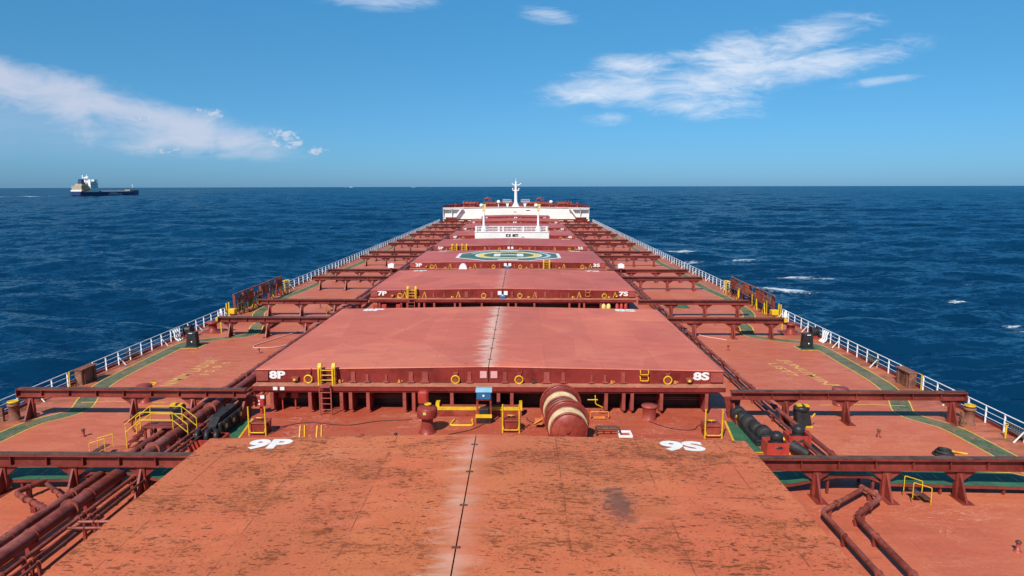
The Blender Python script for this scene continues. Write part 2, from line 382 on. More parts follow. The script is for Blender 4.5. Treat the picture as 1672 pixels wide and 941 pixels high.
M['greenworn'] = paint('worn_green_deck_paint', (0.085, 0.120, 0.058), 0.25, 0.7, 0.6, rust=1.0, rustcol=(0.34, 0.14, 0.08), fade=(0.20, 0.15, 0.085), grime=0.3)
M['blue'] = paint('blue_box_paint', (0.025, 0.12, 0.27), 0.12, 2, 0.4)
M['lightblue'] = paint('pale_blue_paint', (0.22, 0.42, 0.52), 0.08, 2, 0.4)
M['pink'] = paint('faded_pink_plate_paint', (0.68, 0.34, 0.31), 0.08, 2, 0.5)
M['hose'] = paint('cream_hose', (0.58, 0.43, 0.23), 0.2, 3.0, 0.6, grime=0.3)
M['orange'] = paint('orange_plastic', (0.62, 0.20, 0.05), 0.12, 2.0, 0.45)
M['rusty'] = paint('bare_rusty_steel', (0.20, 0.065, 0.034), 0.4, 1.1, 0.7, rust=1.0, rustcol=(0.30, 0.17, 0.10), fade=(0.26, 0.12, 0.075))
M['grey'] = paint('grey_steel', (0.20, 0.20, 0.20), 0.2, 2.0, 0.5)
M['navy'] = paint('navy_hull_paint', (0.010, 0.035, 0.11), 0.12, 0.05, 0.5)
M['tan'] = paint('tan_deck_load', (0.42, 0.32, 0.21), 0.2, 0.3, 0.7)
M['glass'] = paint('dark_window_glass', (0.03, 0.04, 0.05), 0.1, 1, 0.15)
M['lamp'] = paint('floodlight_glass', (0.78, 0.76, 0.55), 0.05, 1, 0.25)
M['padgreen'] = paint('helideck_green_paint', (0.050, 0.150, 0.100), 0.2, 0.6, 0.6, rust=0.6, rustcol=(0.25, 0.15, 0.12), fade=(0.12, 0.18, 0.14))
M['padyellow'] = paint('helideck_yellow_paint', (0.72, 0.54, 0.16), 0.12, 0.8, 0.55, rust=0.5, rustcol=(0.45, 0.22, 0.12))
M['padwhite'] = paint('helideck_white_paint', (0.70, 0.70, 0.68), 0.08, 0.8, 0.55)
M['padgrey'] = paint('helideck_grey_paint', (0.42, 0.50, 0.56), 0.08, 0.8, 0.55)
M['deck'] = deck_paint('deck_paint', (0.54, 0.145, 0.068), (0.46, 0.105, 0.053), (0.66, 0.29, 0.18), 0.60, 0.85)
M['cross'] = deck_paint('cross_deck_paint', (0.38, 0.066, 0.034), (0.45, 0.102, 0.054), (0.62, 0.29, 0.20), 0.85, 0.45, edge=False)
M['hull'] = paint('hull_paint', (0.16, 0.03, 0.025), 0.15, 0.3, 0.45, rust=0.3)


# ------------------------------------------------------------------ mesh builder
class MB:
    def __init__(s):
        s.v, s.f, s.sm = [], [], []

    def add(s, vs, fs, smooth=False):
        o = len(s.v)
        s.v += [tuple(p) for p in vs]
        s.f += [tuple(i + o for i in f) for f in fs]
        s.sm += [smooth] * len(fs)
        return s

    def box(s, x0, x1, y0, y1, z0, z1):
        vs = [(x, y, z) for z in (z0, z1) for y in (y0, y1) for x in (x0, x1)]
        return s.add(vs, [(0, 2, 3, 1), (4, 5, 7, 6), (0, 1, 5, 4), (2, 6, 7, 3), (0, 4, 6, 2), (1, 3, 7, 5)])

    def bbox(s, x0, x1, y0, y1, z0, z1, b=0.03):
        """box with chamfered upright and top edges"""
        r0 = [(x0 + b, y0), (x1 - b, y0), (x1, y0 + b), (x1, y1 - b), (x1 - b, y1), (x0 + b, y1), (x0, y1 - b), (x0, y0 + b)]
        cx, cy = (x0 + x1) / 2, (y0 + y1) / 2
        kx, ky = 1 - 2 * b / (x1 - x0), 1 - 2 * b / (y1 - y0)
        r1 = [(cx + (x - cx) * kx, cy + (y - cy) * ky) for x, y in r0]
        vs = [(x, y, z0) for x, y in r0] + [(x, y, z1 - b) for x, y in r0] + [(x, y, z1) for x, y in r1]
        fs = [tuple(range(7, -1, -1)), tuple(range(16, 24))]
        for k in (0, 8):
            for i in range(8):
                j = (i + 1) % 8
                fs.append((k + i, k + j, k + 8 + j, k + 8 + i))
        return s.add(vs, fs)

    def prism(s, poly, axis, a, b):
        """extrude a 2-D polygon along an axis: 'x' poly=(y,z), 'y' poly=(x,z), 'z' poly=(x,y)"""
        n = len(poly)
        def q(p, t):
            return (t, p[0], p[1]) if axis == 'x' else (p[0], t, p[1]) if axis == 'y' else (p[0], p[1], t)
        vs = [q(p, a) for p in poly] + [q(p, b) for p in poly]
        fs = [tuple(range(n - 1, -1, -1)), tuple(range(n, 2 * n))]
        fs += [(i, (i + 1) % n, n + (i + 1) % n, n + i) for i in range(n)]
        return s.add(vs, fs)

    def cyl(s, p0, p1, r0, r1=None, n=14, caps=True):
        r1 = r0 if r1 is None else r1
        p0, p1 = Vector(p0), Vector(p1)
        d = (p1 - p0).normalized()
        a = d.orthogonal().normalized(); b = d.cross(a)
        vs = []
        for p, r in ((p0, r0), (p1, r1)):
            for i in range(n):
                t = 2 * math.pi * i / n
                vs.append(p + a * (r * math.cos(t)) + b * (r * math.sin(t)))
        s.add(vs, [(i, (i + 1) % n, n + (i + 1) % n, n + i) for i in range(n)], True)
        if caps:
            s.add(vs[:n], [tuple(range(n - 1, -1, -1))]); s.add(vs[n:], [tuple(range(n))])
        return s

    def tube(s, pts, r, n=8, rnd=0.0):
        """round tube along a path; rnd rounds the corners"""
        pts = [Vector(p) for p in pts]
        if rnd:
            q = [pts[0]]
            for i in range(1, len(pts) - 1):
                a, b, c = pts[i - 1], pts[i], pts[i + 1]
                l = min(rnd, (a - b).length * 0.45, (c - b).length * 0.45)
                s0 = b + (a - b).normalized() * l; s1 = b + (c - b).normalized() * l
                for k in range(5):
                    t = k / 4
                    q.append(s0 * (1 - t) ** 2 + b * 2 * t * (1 - t) + s1 * t * t)
            q.append(pts[-1]); pts = q
        ring = []
        up = None
        for i, p in enumerate(pts):
            d = (pts[min(i + 1, len(pts) - 1)] - pts[max(i - 1, 0)]).normalized()
            if up is None:
                up = d.orthogonal().normalized()
            up = (up - d * up.dot(d)).normalized()
            b = d.cross(up)
            ring.append([p + up * (r * math.cos(2 * math.pi * k / n)) + b * (r * math.sin(2 * math.pi * k / n)) for k in range(n)])
        vs = [v for rr in ring for v in rr]
        fs = [(i * n + k, i * n + (k + 1) % n, (i + 1) * n + (k + 1) % n, (i + 1) * n + k) for i in range(len(ring) - 1) for k in range(n)]
        s.add(vs, fs, True)
        s.add(ring[0], [tuple(range(n - 1, -1, -1))]); s.add(ring[-1], [tuple(range(n))])
        return s

    def torus(s, c, axis, R, r, n=24, k=8, a0=0, a1=2 * math.pi):
        axis = Vector(axis).normalized(); a = axis.orthogonal().normalized(); b = axis.cross(a)
        c = Vector(c); vs = []; fs = []
        closed = abs(a1 - a0 - 2 * math.pi) < 1e-6
        m = n if closed else n + 1
        for i in range(m):
            t = a0 + (a1 - a0) * i / n
            d = a * math.cos(t) + b * math.sin(t)
            for j in range(k):
                u = 2 * math.pi * j / k
                vs.append(c + d * (R + r * math.cos(u)) + axis * (r * math.sin(u)))
        for i in range(n):
            i2 = (i + 1) % m
            for j in range(k):
                fs.append((i * k + j, i2 * k + j, i2 * k + (j + 1) % k, i * k + (j + 1) % k))
        return s.add(vs, fs, True)

    def lathe(s, c, prof, n=20, axis='z'):
        """profile [(r,h)] turned about an axis through c"""
        vs = []; fs = []
        for r, h in prof:
            for i in range(n):
                t = 2 * math.pi * i / n
                p = (r * math.cos(t), r * math.sin(t), h)
                if axis == 'y': p = (p[0], p[2], p[1])
                if axis == 'x': p = (p[2], p[0], p[1])
                vs.append((c[0] + p[0], c[1] + p[1], c[2] + p[2]))
        for k in range(len(prof) - 1):
            for i in range(n):
                fs.append((k * n + i, k * n + (i + 1) % n, (k + 1) * n + (i + 1) % n, (k + 1) * n + i))
        s.add(vs, fs, True)
        for k, rev in ((0, True), (len(prof) - 1, False)):
            if prof[k][0] > 1e-4:
                ring = vs[k * n:(k + 1) * n]
                s.add(ring, [tuple(range(n - 1, -1, -1)) if rev else tuple(range(n))])
        return s

    def pieces(s):
        """groups of faces that hang together (touching boxes count as together)"""
        par = list(range(len(s.v)))
        def find(i):
            while par[i] != i:
                par[i] = par[par[i]]; i = par[i]
            return i
        for f in s.f:
            for q in f[1:]:
                a, b = find(f[0]), find(q)
                if a != b: par[b] = a
        comp = {}
        for i, p in enumerate(s.v):
            r = find(i)
            bb = comp.setdefault(r, [list(p), list(p)])
            for k in range(3):
                bb[0][k] = min(bb[0][k], p[k]); bb[1][k] = max(bb[1][k], p[k])
        keys = list(comp)
        if len(keys) > 260: return None
        g = {k: k for k in keys}
        def top(k):
            while g[k] != k: k = g[k]
            return k
        e = 0.035
        for i, a in enumerate(keys):
            A = comp[a]
            for b in keys[:i]:
                B = comp[b]
                if all(A[0][k] - e <= B[1][k] and B[0][k] - e <= A[1][k] for k in range(3)):
                    ra, rb = top(a), top(b)
                    if ra != rb: g[ra] = rb
        out = {}
        for fi, f in enumerate(s.f):
            out.setdefault(top(find(f[0])), []).append(fi)
        return list(out.values())

    WHOLE = ('number_marking', 'hull_lettering', 'edge_stripe', 'wound_hose', 'letter', 'window_pane')

    def build(s, name, mat, parent=None, loc=None):
        if parent and name not in s.WHOLE:
            pc = s.pieces()
            if pc and 1 < len(pc) <= 60:
                r = None
                for fl in pc:
                    m = MB(); mp = {}
                    for fi in fl:
                        ids = []
                        for v in s.f[fi]:
                            if v not in mp:
                                mp[v] = len(m.v); m.v.append(s.v[v])
                            ids.append(mp[v])
                        m.f.append(tuple(ids)); m.sm.append(s.sm[fi])
                    r = m.build1(name, mat, parent) if r is None else (m.build1(name, mat, parent), r)[1]
                return r
        return s.build1(name, mat, parent, loc)

    def build1(s, name, mat, parent=None, loc=None):
        """one mesh object; verts are given in world space, made relative to its parent's (or its own) place"""
        off = parent.matrix_basis.translation.copy() if parent else Vector(loc or (0, 0, 0))
        if parent and parent.parent:
            off = off + parent.parent.matrix_basis.translation
        me = bpy.data.meshes.new(name)
        me.from_pydata([(x - off.x, y - off.y, z - off.z) for x, y, z in s.v], [], s.f)
        me.polygons.foreach_set('use_smooth', s.sm)
        me.materials.append(mat)
        bm = bmesh.new(); bm.from_mesh(me); bmesh.ops.recalc_face_normals(bm, faces=bm.faces); bm.to_mesh(me); bm.free()
        o = bpy.data.objects.new(name, me)
        COL.objects.link(o)
        if parent: o.parent = parent
        elif loc: o.location = loc
        return o


def tag(o, label=None, cat=None, group=None, kind=None):
    if label: o['label'] = label
    if cat: o['category'] = cat
    if group: o['group'] = group
    if kind: o['kind'] = kind
    return o


def thing(name, loc, label, cat, group=None):
    o = bpy.data.objects.new(name, None)
    o.empty_display_size = 0.3
    o.location = loc
    COL.objects.link(o)
    return tag(o, label, cat, group)


def kids(o):
    return [c for c in bpy.data.objects if c.parent == o]


def copy_tree(o, loc, label, rotz=None, group=None, parent=None):
    c = o.copy(); COL.objects.link(c)
    c.location = loc
    if rotz is not None: c.rotation_euler = (0, 0, rotz)
    c['label'] = label
    if group: c['group'] = group
    for k in kids(o):
        d = k.copy(); COL.objects.link(d); d.parent = c
        for g in kids(k):
            e = g.copy(); COL.objects.link(e); e.parent = d
    return c


def text_mb(s, size, wx, org, ux, uy, bold=0.03, gap=1.0):
    """flat lettering as a mesh; org = lower left corner, ux/uy = world directions of the writing"""
    cu = bpy.data.curves.new('lettering', 'FONT')
    cu.body = s; cu.size = 1.0; cu.offset = bold; cu.space_character = gap; cu.resolution_u = 3
    o = bpy.data.objects.new('lettering', cu); COL.objects.link(o)
    bpy.context.view_layer.update()
    me = bpy.data.meshes.new_from_object(o.evaluated_get(bpy.context.evaluated_depsgraph_get()))
    bpy.data.objects.remove(o)
    xs = [v.co.x for v in me.vertices]; ys = [v.co.y for v in me.vertices]
    x0, x1, y0, y1 = min(xs), max(xs), min(ys), max(ys)
    org, ux, uy = Vector(org), Vector(ux), Vector(uy)
    mb = MB()
    mb.add([org + ux * ((v.co.x - x0) / (x1 - x0) * wx) + uy * ((v.co.y - y0) / (y1 - y0) * size) for v in me.vertices],
           [tuple(p.vertices) for p in me.polygons])
    bpy.data.meshes.remove(me)
    return mb


# ------------------------------------------------------------------ sea
SEA_Z = -8.0
TILT = math.radians(0.13)


def build_sea():
    rng = np.random.default_rng(11)
    nr = 1150
    r = np.concatenate([[3.0], np.geomspace(24, 12500, nr)])
    fw = np.radians(np.linspace(-46, 46, 1000))
    bk = np.radians(np.linspace(46, 314, 80))[1:-1]
    th = np.concatenate([fw, bk])
    na = len(th)
    RR, TT = np.meshgrid(r, th, indexing='ij')
    X = RR * np.sin(TT); Y = RR * np.cos(TT)
    Z = np.zeros_like(X)
    dr = np.gradient(r)[:, None]
    # wind from port-ahead; long low swell and short chop
    for i in range(84):
        lam = 2.6 * (75 / 2.6) ** (rng.random() ** 1.35)
        ang = math.radians(78) + rng.normal() * 0.42
        k = 2 * math.pi / lam
        amp = 0.0080 * lam ** 0.98 * (0.6 + 0.8 * rng.random())
        fade = np.clip((lam / (dr * 3.0)) - 0.4, 0, 1)
        ph = rng.random() * 6.28
        arg = k * (X * math.cos(ang) + Y * math.sin(ang)) + ph
        # gusty envelope keeps crests short
        env = 0.65 + 0.35 * np.sin(0.11 * k * (X * math.sin(ang) - Y * math.cos(ang)) + ph * 2) * np.sin(0.05 * k * X + ph)
        s = np.sin(arg)
        Z += amp * fade * env * (s + 0.28 * np.cos(2 * arg))
    Z += SEA_Z + X * -0.0 - X * math.tan(-TILT)
    # foam patches (whitecaps), strongest down the starboard side
    foam = np.zeros_like(X)
    spots = [(53.4, 224, 7, 2.2, 1), (50, 194, 3.6, 3.5, .9), (63.6, 191, 6, 2, 1), (66, 185, 5, 1.6, .9), (67.8, 165, 6, 2.4, 1),
             (57, 143.5, 7.5, 2.8, 1.1), (52, 160, 5, 1.4, .75), (74.6, 164, 3.5, 1.6, .7), (85.3, 131.3, 3.6, 1.2, .9), (76.7, 104, 2.4, 1.0, .95),
             (75, 100.8, 2.2, 0.9, .75), (56.7, 124, 3, 0.9, .55), (-49, 178, 2.2, .8, .6), (-60, 165, 2, .7, .5), (47, 120, 4.2, 1.0, .5),
             (110, 170, 4, 1, .5), (140, 210, 5, 1.5, .45), (-90, 150, 2.3, 0.7, .4), (36.5, 128, 3.5, 2.2, .7), (41, 175, 5, 3.4, .75),
             (38, 150, 4, 2.6, .65), (44, 210, 6, 3, .7), (60, 250, 7, 2, .6), (92, 240, 6, 1.6, .5), (100, 150, 4, 1.1, .45), (60, 108, 3, .9, .5),
             (35, 112, 2.5, 1.5, .5), (-70, 210, 3, .9, .4), (-120, 260, 5, 1.2, .4), (-1035, 1480, 40, 50, 1.0), (-1120, 1470, 50, 40, 0.8)]
    for fx, fy, rx, ry, a in spots:
        d = ((X - fx) / rx) ** 2 + ((Y - fy + 0.12 * (X - fx)) / ry) ** 2
        foam = np.maximum(foam, a * np.exp(-d))
    verts = np.stack([X, Y, Z], -1).reshape(-1, 3)
    nrr = len(r)
    i = np.arange(nrr - 1)[:, None]; j = np.arange(na)[None, :]
    j2 = (j + 1) % na
    quads = np.stack([i * na + j, i * na + j2, (i + 1) * na + j2, (i + 1) * na + j], -1).reshape(-1, 4)
    me = bpy.data.meshes.new('sea')
    me.vertices.add(len(verts)); me.vertices.foreach_set('co', verts.ravel())
    me.loops.add(quads.size); me.loops.foreach_set('vertex_index', quads.ravel().astype(np.int32))
    me.polygons.add(len(quads))
    me.polygons.foreach_set('loop_start', np.arange(0, quads.size, 4, dtype=np.int32))
    me.polygons.foreach_set('loop_total', np.full(len(quads), 4, dtype=np.int32))
    me.polygons.foreach_set('use_smooth', np.ones(len(quads), dtype=bool))
    me.update(); me.validate()
    at = me.attributes.new('foam', 'FLOAT', 'POINT')
    at.data.foreach_set('value', foam.ravel())
    # water
    m, t, b = mat_base('sea_water')
    pos = t.n('ShaderNodeNewGeometry').outputs['Position']
    # ripple slopes at several sizes, added to the surface normal
    def slopes(vec, sc, k, det=3):
        nd = t.n('ShaderNodeTexNoise'); t.put(nd.inputs['Vector'], vec); nd.inputs['Scale'].default_value = sc
        nd.inputs['Detail'].default_value = det; nd.inputs['Roughness'].default_value = 0.6; nd.inputs['Distortion'].default_value = 0.4
        v = t.n('ShaderNodeVectorMath', operation='MULTIPLY_ADD')
        t.put(v.inputs[0], nd.outputs['Color']); v.inputs[1].default_value = (k, k, 0); v.inputs[2].default_value = (-k / 2, -k / 2, 0)
        return v.outputs[0]
    def vadd(a, b):
        v = t.n('ShaderNodeVectorMath', operation='ADD'); t.put(v.inputs[0], a); t.put(v.inputs[1], b)
        return v.outputs[0]
    nv = t.n('ShaderNodeNewGeometry').outputs['Normal']
    nv = vadd(nv, slopes(t.mapv(pos, rot=(0, 0, 0.22), scale=(0.36, 1.0, 1)), 0.36, 0.70))
    nv = vadd(nv, slopes(t.mapv(pos, rot=(0, 0, 0.3), scale=(0.5, 1.0, 1)), 2.3, 0.75))
    nv = vadd(nv, slopes(t.mapv(pos, rot=(0, 0, -0.15), scale=(0.40, 1.0, 1)), 0.95, 0.95))
    nv = vadd(nv, slopes(t.mapv(pos, rot=(0, 0, 0.1), scale=(0.3, 1.0, 1)), 0.07, 0.32))
    nn_ = t.n('ShaderNodeVectorMath', operation='NORMALIZE'); t.put(nn_.inputs[0], nv)
    class _B: outputs = [nn_.outputs[0]]
    bp = _B
    patch = t.noise(t.mapv(pos, scale=(0.5, 1, 1)), 0.012, 5, 0.6)
    body = t.mix(t.ss(patch, 0.35, 0.65), (0.0012, 0.021, 0.055), (0.0018, 0.029, 0.070))
    dif = t.n('ShaderNodeBsdfDiffuse'); t.put(dif.inputs[0], body); t.put(dif.inputs['Normal'], bp.outputs[0])
    glo = t.n('ShaderNodeBsdfGlossy'); glo.inputs['Color'].default_value = (0.55, 0.88, 1, 1); glo.inputs['Roughness'].default_value = 0.12
    t.put(glo.inputs['Normal'], bp.outputs[0])
    fr = t.n('ShaderNodeFresnel'); fr.inputs[0].default_value = 1.33; t.put(fr.inputs['Normal'], bp.outputs[0])
    fac = t.m('MINIMUM', t.m('MULTIPLY', fr.outputs[0], 0.68), 0.35)
    mw = t.n('ShaderNodeMixShader'); t.put(mw.inputs[0], fac); t.put(mw.inputs[1], dif.outputs[0]); t.put(mw.inputs[2], glo.outputs[0])
    # foam
    fa = t.n('ShaderNodeAttribute', attribute_name='foam').outputs['Fac']
    fn = t.noise(t.mapv(pos, rot=(0, 0, 0.12), scale=(0.28, 1.25, 1)), 1.1, 7, 0.75, 1.3)
    fm = t.ss(t.m('ADD', fa, t.m('MULTIPLY', t.m('SUBTRACT', fn, 0.5), 3.4)), 0.62, 1.15)
    fm = t.m('MULTIPLY', fm, t.ss(fa, 0.06, 0.3))
    fd = t.n('ShaderNodeBsdfDiffuse'); fd.inputs[0].default_value = (0.55, 0.62, 0.65, 1)
    mf = t.n('ShaderNodeMixShader'); t.put(mf.inputs[0], fm); t.put(mf.inputs[1], mw.outputs[0]); t.put(mf.inputs[2], fd.outputs[0])
    out = m.node_tree.nodes['Material Output']
    t.put(out.inputs['Surface'], mf.outputs[0])
    me.materials.append(m)
    o = bpy.data.objects.new('sea', me); COL.objects.link(o)
    tag(o, kind='structure')


build_sea()

# ------------------------------------------------------------------ own ship: hull, deck
HALF = 29.0
out = [(-HALF, -14), (HALF, -14), (HALF, 250)]
for a in range(0, 181, 12):
    t = math.radians(a)
    out.append((HALF * math.cos(t) ** (0.9 if a < 90 else 1) if a <= 90 else -HALF * abs(math.cos(t)) ** 0.9, 250 + 56 * math.sin(t) ** 0.8 if 0 < a < 180 else 250))
out.append((-HALF, 250))
o2 = []
for p in out:
    if not o2 or (abs(p[0] - o2[-1][0]) + abs(p[1] - o2[-1][1])) > 0.01: o2.append(p)
hb = MB()
n = len(o2)
hb.add([(x, y, -0.02) for x, y in o2] + [(x * 0.97, y, -14) for x, y in o2],
       [(i, (i + 1) % n, n + (i + 1) % n, n + i) for i in range(n)])
tag(hb.build('hull', M['hull']), kind='structure')
db = MB(); db.add([(x, y, 0.0) for x, y in o2], [tuple(range(n))])
tag(db.build('deck', M['deck']), kind='structure')
# sheer strake lip along both edges
for sx in (-1, 1):
    k = MB(); k.box(sx * HALF - 0.06, sx * HALF + 0.06, -14, 252, -0.5, 0.16)
    tag(k.build('gunwale', M['side']), kind='structure')

# ------------------------------------------------------------------ hatches
HATCH = {  # number: (aft y, fwd y, half width)
    9: (9.5, 29.0, 11.75), 8: (40.5, 61.3, 14.15), 7: (72.5, 89.7, 14.1), 6: (99.0, 117.0, 14.1), 5: (126.3, 143.2, 14.15),
    4: (153.8, 169.8, 14.0), 3: (182.0, 200.5, 13.9), 2: (215.0, 232.0, 13.9), 1: (247.0, 259.0, 12.2)}
MARK = {9: '9', 8: '8', 7: '7', 6: '3', 5: '5', 4: '4', 3: '3', 2: '2', 1: '1'}
ORD = {9: 'nearest hatch', 8: 'second hatch from the camera', 7: 'third hatch from the camera', 6: 'hatch with the helicopter circle',
       5: 'hatch just behind the white deckhouse', 4: 'hatch just beyond the white deckhouse', 3: 'third hatch back from the bow',
       2: 'second hatch back from the bow', 1: 'foremost hatch under the white bulkhead'}
ORD[5] = 'hatch in front of the white deckhouse'
EDGE, CROWN, LOW = 2.60, 2.84, 1.80


def zc(x, hw):
    return CROWN - (CROWN - EDGE) * abs(x) / hw


def wheel(mb_disc, mb_ring, x, y, z=2.03):
    mb_disc.cyl((x, y - 0.16, z), (x, y + 0.12, z), 0.17, n=18)
    mb_disc.bbox(x - 0.14, x + 0.14, y - 0.12, y + 0.1, z + 0.16, z + 0.42, 0.02)
    mb_disc.cyl((x + 0.12, y - 0.06, z + 0.2), (x + 0.17, y - 0.03, z + 0.62), 0.035, n=8)
    mb_ring.torus((x, y - 0.15, z), (0, 1, 0), 0.235, 0.045, 22, 8)


def make_cover(h, s):
    ya, yf, hw = HATCH[h]
    side = 'port' if s < 0 else 'starboard'
    mk = MARK[h] + ('P' if s < 0 else 'S')
    seen = h >= 5
    look = {9: 'rust spotted salmon hatch cover', 8: 'bleached pink hatch cover', 7: 'plain rose hatch cover', 6: 'rose hatch cover under the helicopter circle'}.get(h, 'rose hatch cover')
    lab = '%s marked %s' % (look, mk) if seen else '%s side hatch cover of the %s' % (side, ORD[h])
    if h == 5: lab += ' before the white deckhouse'
    T = thing('hatch_cover', (s * hw / 2, (ya + yf) / 2, LOW), lab, 'hatch cover', 'side rolling hatch covers')
    g = 0.022
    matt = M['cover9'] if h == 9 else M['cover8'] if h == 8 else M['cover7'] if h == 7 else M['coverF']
    # top plating: thin crowned plate with a rounded lip
    zi, zo = zc(g, hw), EDGE
    t = 0.06
    xi, xo = s * g, s * hw
    top = MB()
    b = 0.05
    top.add([(xi, ya, zi - t), (xo, ya, zo - t), (xo, yf, zo - t), (xi, yf, zi - t),
             (xi, ya, zi - b), (xo, ya, zo - b), (xo, yf, zo - b), (xi, yf, zi - b),
             (xi, ya + b, zi), (xo - s * b, ya + b, zo), (xo - s * b, yf - b, zo), (xi, yf - b, zi)],
            [(0, 1, 2, 3), (8, 9, 10, 11)] + [(k + i, k + (i + 1) % 4, k + 4 + (i + 1) % 4, k + 4 + i) for k in (0, 4) for i in range(4)])
    top.build('top_plate', matt, T)
    # skirt
    sk = MB()
    e = 0.03
    xe = xo - s * e
    sk.prism([(xi, LOW), (xe, LOW), (xe, zo - t), (xi, zi - t)], 'y', ya + e, yf - e)
    sk.build('skirt', M['side'], T)
    # aft face fittings
    fit = MB()
    y = ya + e
    if h < 9:
        x0 = hw - 0.80; x1 = hw - 0.08
        fit.box(min(s * x0, s * x1), max(s * x0, s * x1), y - 0.10, y, LOW + 0.10, EDGE - 0.13)
        if s < 0:
            pl = [(8.2, .24), (4.7, .26), (3.85, .36), (1.16 + .0, .22), (7.35, .16), (6.2, .12)]
        else:
            pl = [(0.98, .22), (3.5, .34), (4.5, .22), (8.1, .24), (6.2, .12), (7.0, .14)]
        for k, (x, w) in enumerate(pl):
            hh = 0.56 if w > .2 else 0.4
            fit.box(s * x - w / 2, s * x + w / 2, y - 0.07, y, LOW + 0.10, LOW + 0.10 + hh)
            fit.box(s * x - w / 2 - 0.09, s * x + w / 2 + 0.09, y - 0.17, y, LOW + 0.035, LOW + 0.10)
        # stubby drain box
        xb = 11.7 if s < 0 else 12.05
        fit.prism([(s * xb - .22, LOW + .36), (s * xb + .22, LOW + .36), (s * xb + .12, LOW + .1), (s * xb - .12, LOW + .1)], 'y', y - .2, y)
        fit.build('cleat_plate', M['stay'], T)
        lamp = MB(); lamp.lathe((s * xb, y - .24, LOW + .17), [(0.1, 0), (0.08, .07), (0.03, .12)], 10)
        lamp.build('cleat_lug', M['yellow'], T)
        for x in ([-2.0, -10.9] if s < 0 else [1.83, 10.76]):
            d, r = MB(), MB()
            wheel(d, r, x, y)
            w = d.build('cover_wheel', M['red'], T)
            r.build('wheel_ring', M['yellow'], w)
        for x in ((5.4, 9.0, 11.1) if s < 0 else (2.7, 7.4, 11.2)):
            q = MB(); q.prism([(s * x - .09, LOW + .02), (s * x + .09, LOW + .02), (s * x + .05, LOW + .2), (s * x - .05, LOW + .2)], 'y', y - .2, y - .08)
            q.cyl((s * x + .16, y - .1, LOW + .1), (s * x + .16, y, LOW + .1), .05, n=8)
            q.build('lug', M['yellow'] if h in (6, 7) else M['orange'] if (h + int(x)) % 2 else M['greasy'], T)
            if h in (5, 6, 7):
                q = MB(); q.tube([(s * x + .5, y - .14, LOW + .02), (s * x + .7, y - .1, LOW + .62), (s * x + .9, y - .14, LOW + .02)], .05, 6); q.build('lifting_bracket', M['yellow'] if int(x) % 2 else M['orange'], T)
        # small bright plate beside the joint
        pp = MB(); pp.box(*(sorted((s * 0.12, s * 0.52))), y - 0.05, y, LOW + .3, LOW + .72)
        pp.build('joint_plate', M['pink'] if h == 8 else M['white'], T)
    else:
        fit.box(min(s * 8, s * 9), max(s * 8, s * 9), y - 0.1, y, LOW + .1, EDGE - .1)
        fit.build('cleat_plate', M['stay'], T)
    # joint cleats
    if s < 0 and h >= 7:
        jc = MB()
        L = yf - ya
        nn = 7
        for k in range(nn):
            yy = ya + L * (k + 0.55) / nn
            jc.box(-0.13, 0.13, yy - 0.05, yy + 0.05, CROWN - 0.01, CROWN + 0.025)
        jc.build('joint_cleat', M['greasy'], T)
    # numbers: on the after face and on top at the fore edge
    if h < 9:
        w = 0.98; cx = 12.82 if s < 0 else 12.79
        if h == 1: cx = 10.4
        text_mb(mk, 0.50, w, (s * cx - w / 2, y - 0.006, LOW + 0.20), (1, 0, 0), (0, 0, 1), 0.045).build('number_marking', M['numwhite'], T)
    cx = {9: 8.8, 6: 11.0}.get(h, 11.15)
    if h == 1: cx = 9.0
    w = 1.85
    zz = zc(cx, hw) + 0.006
    sl = (CROWN - EDGE) / hw
    x0 = s * cx - w / 2
    text_mb(mk, 1.15, w, (x0, yf - 1.42, zc(x0, hw) + 0.007), Vector((1, 0, -s * sl)), (0, 1, 0), 0.05).build('number_marking', M['numwhite'], T)
    return T


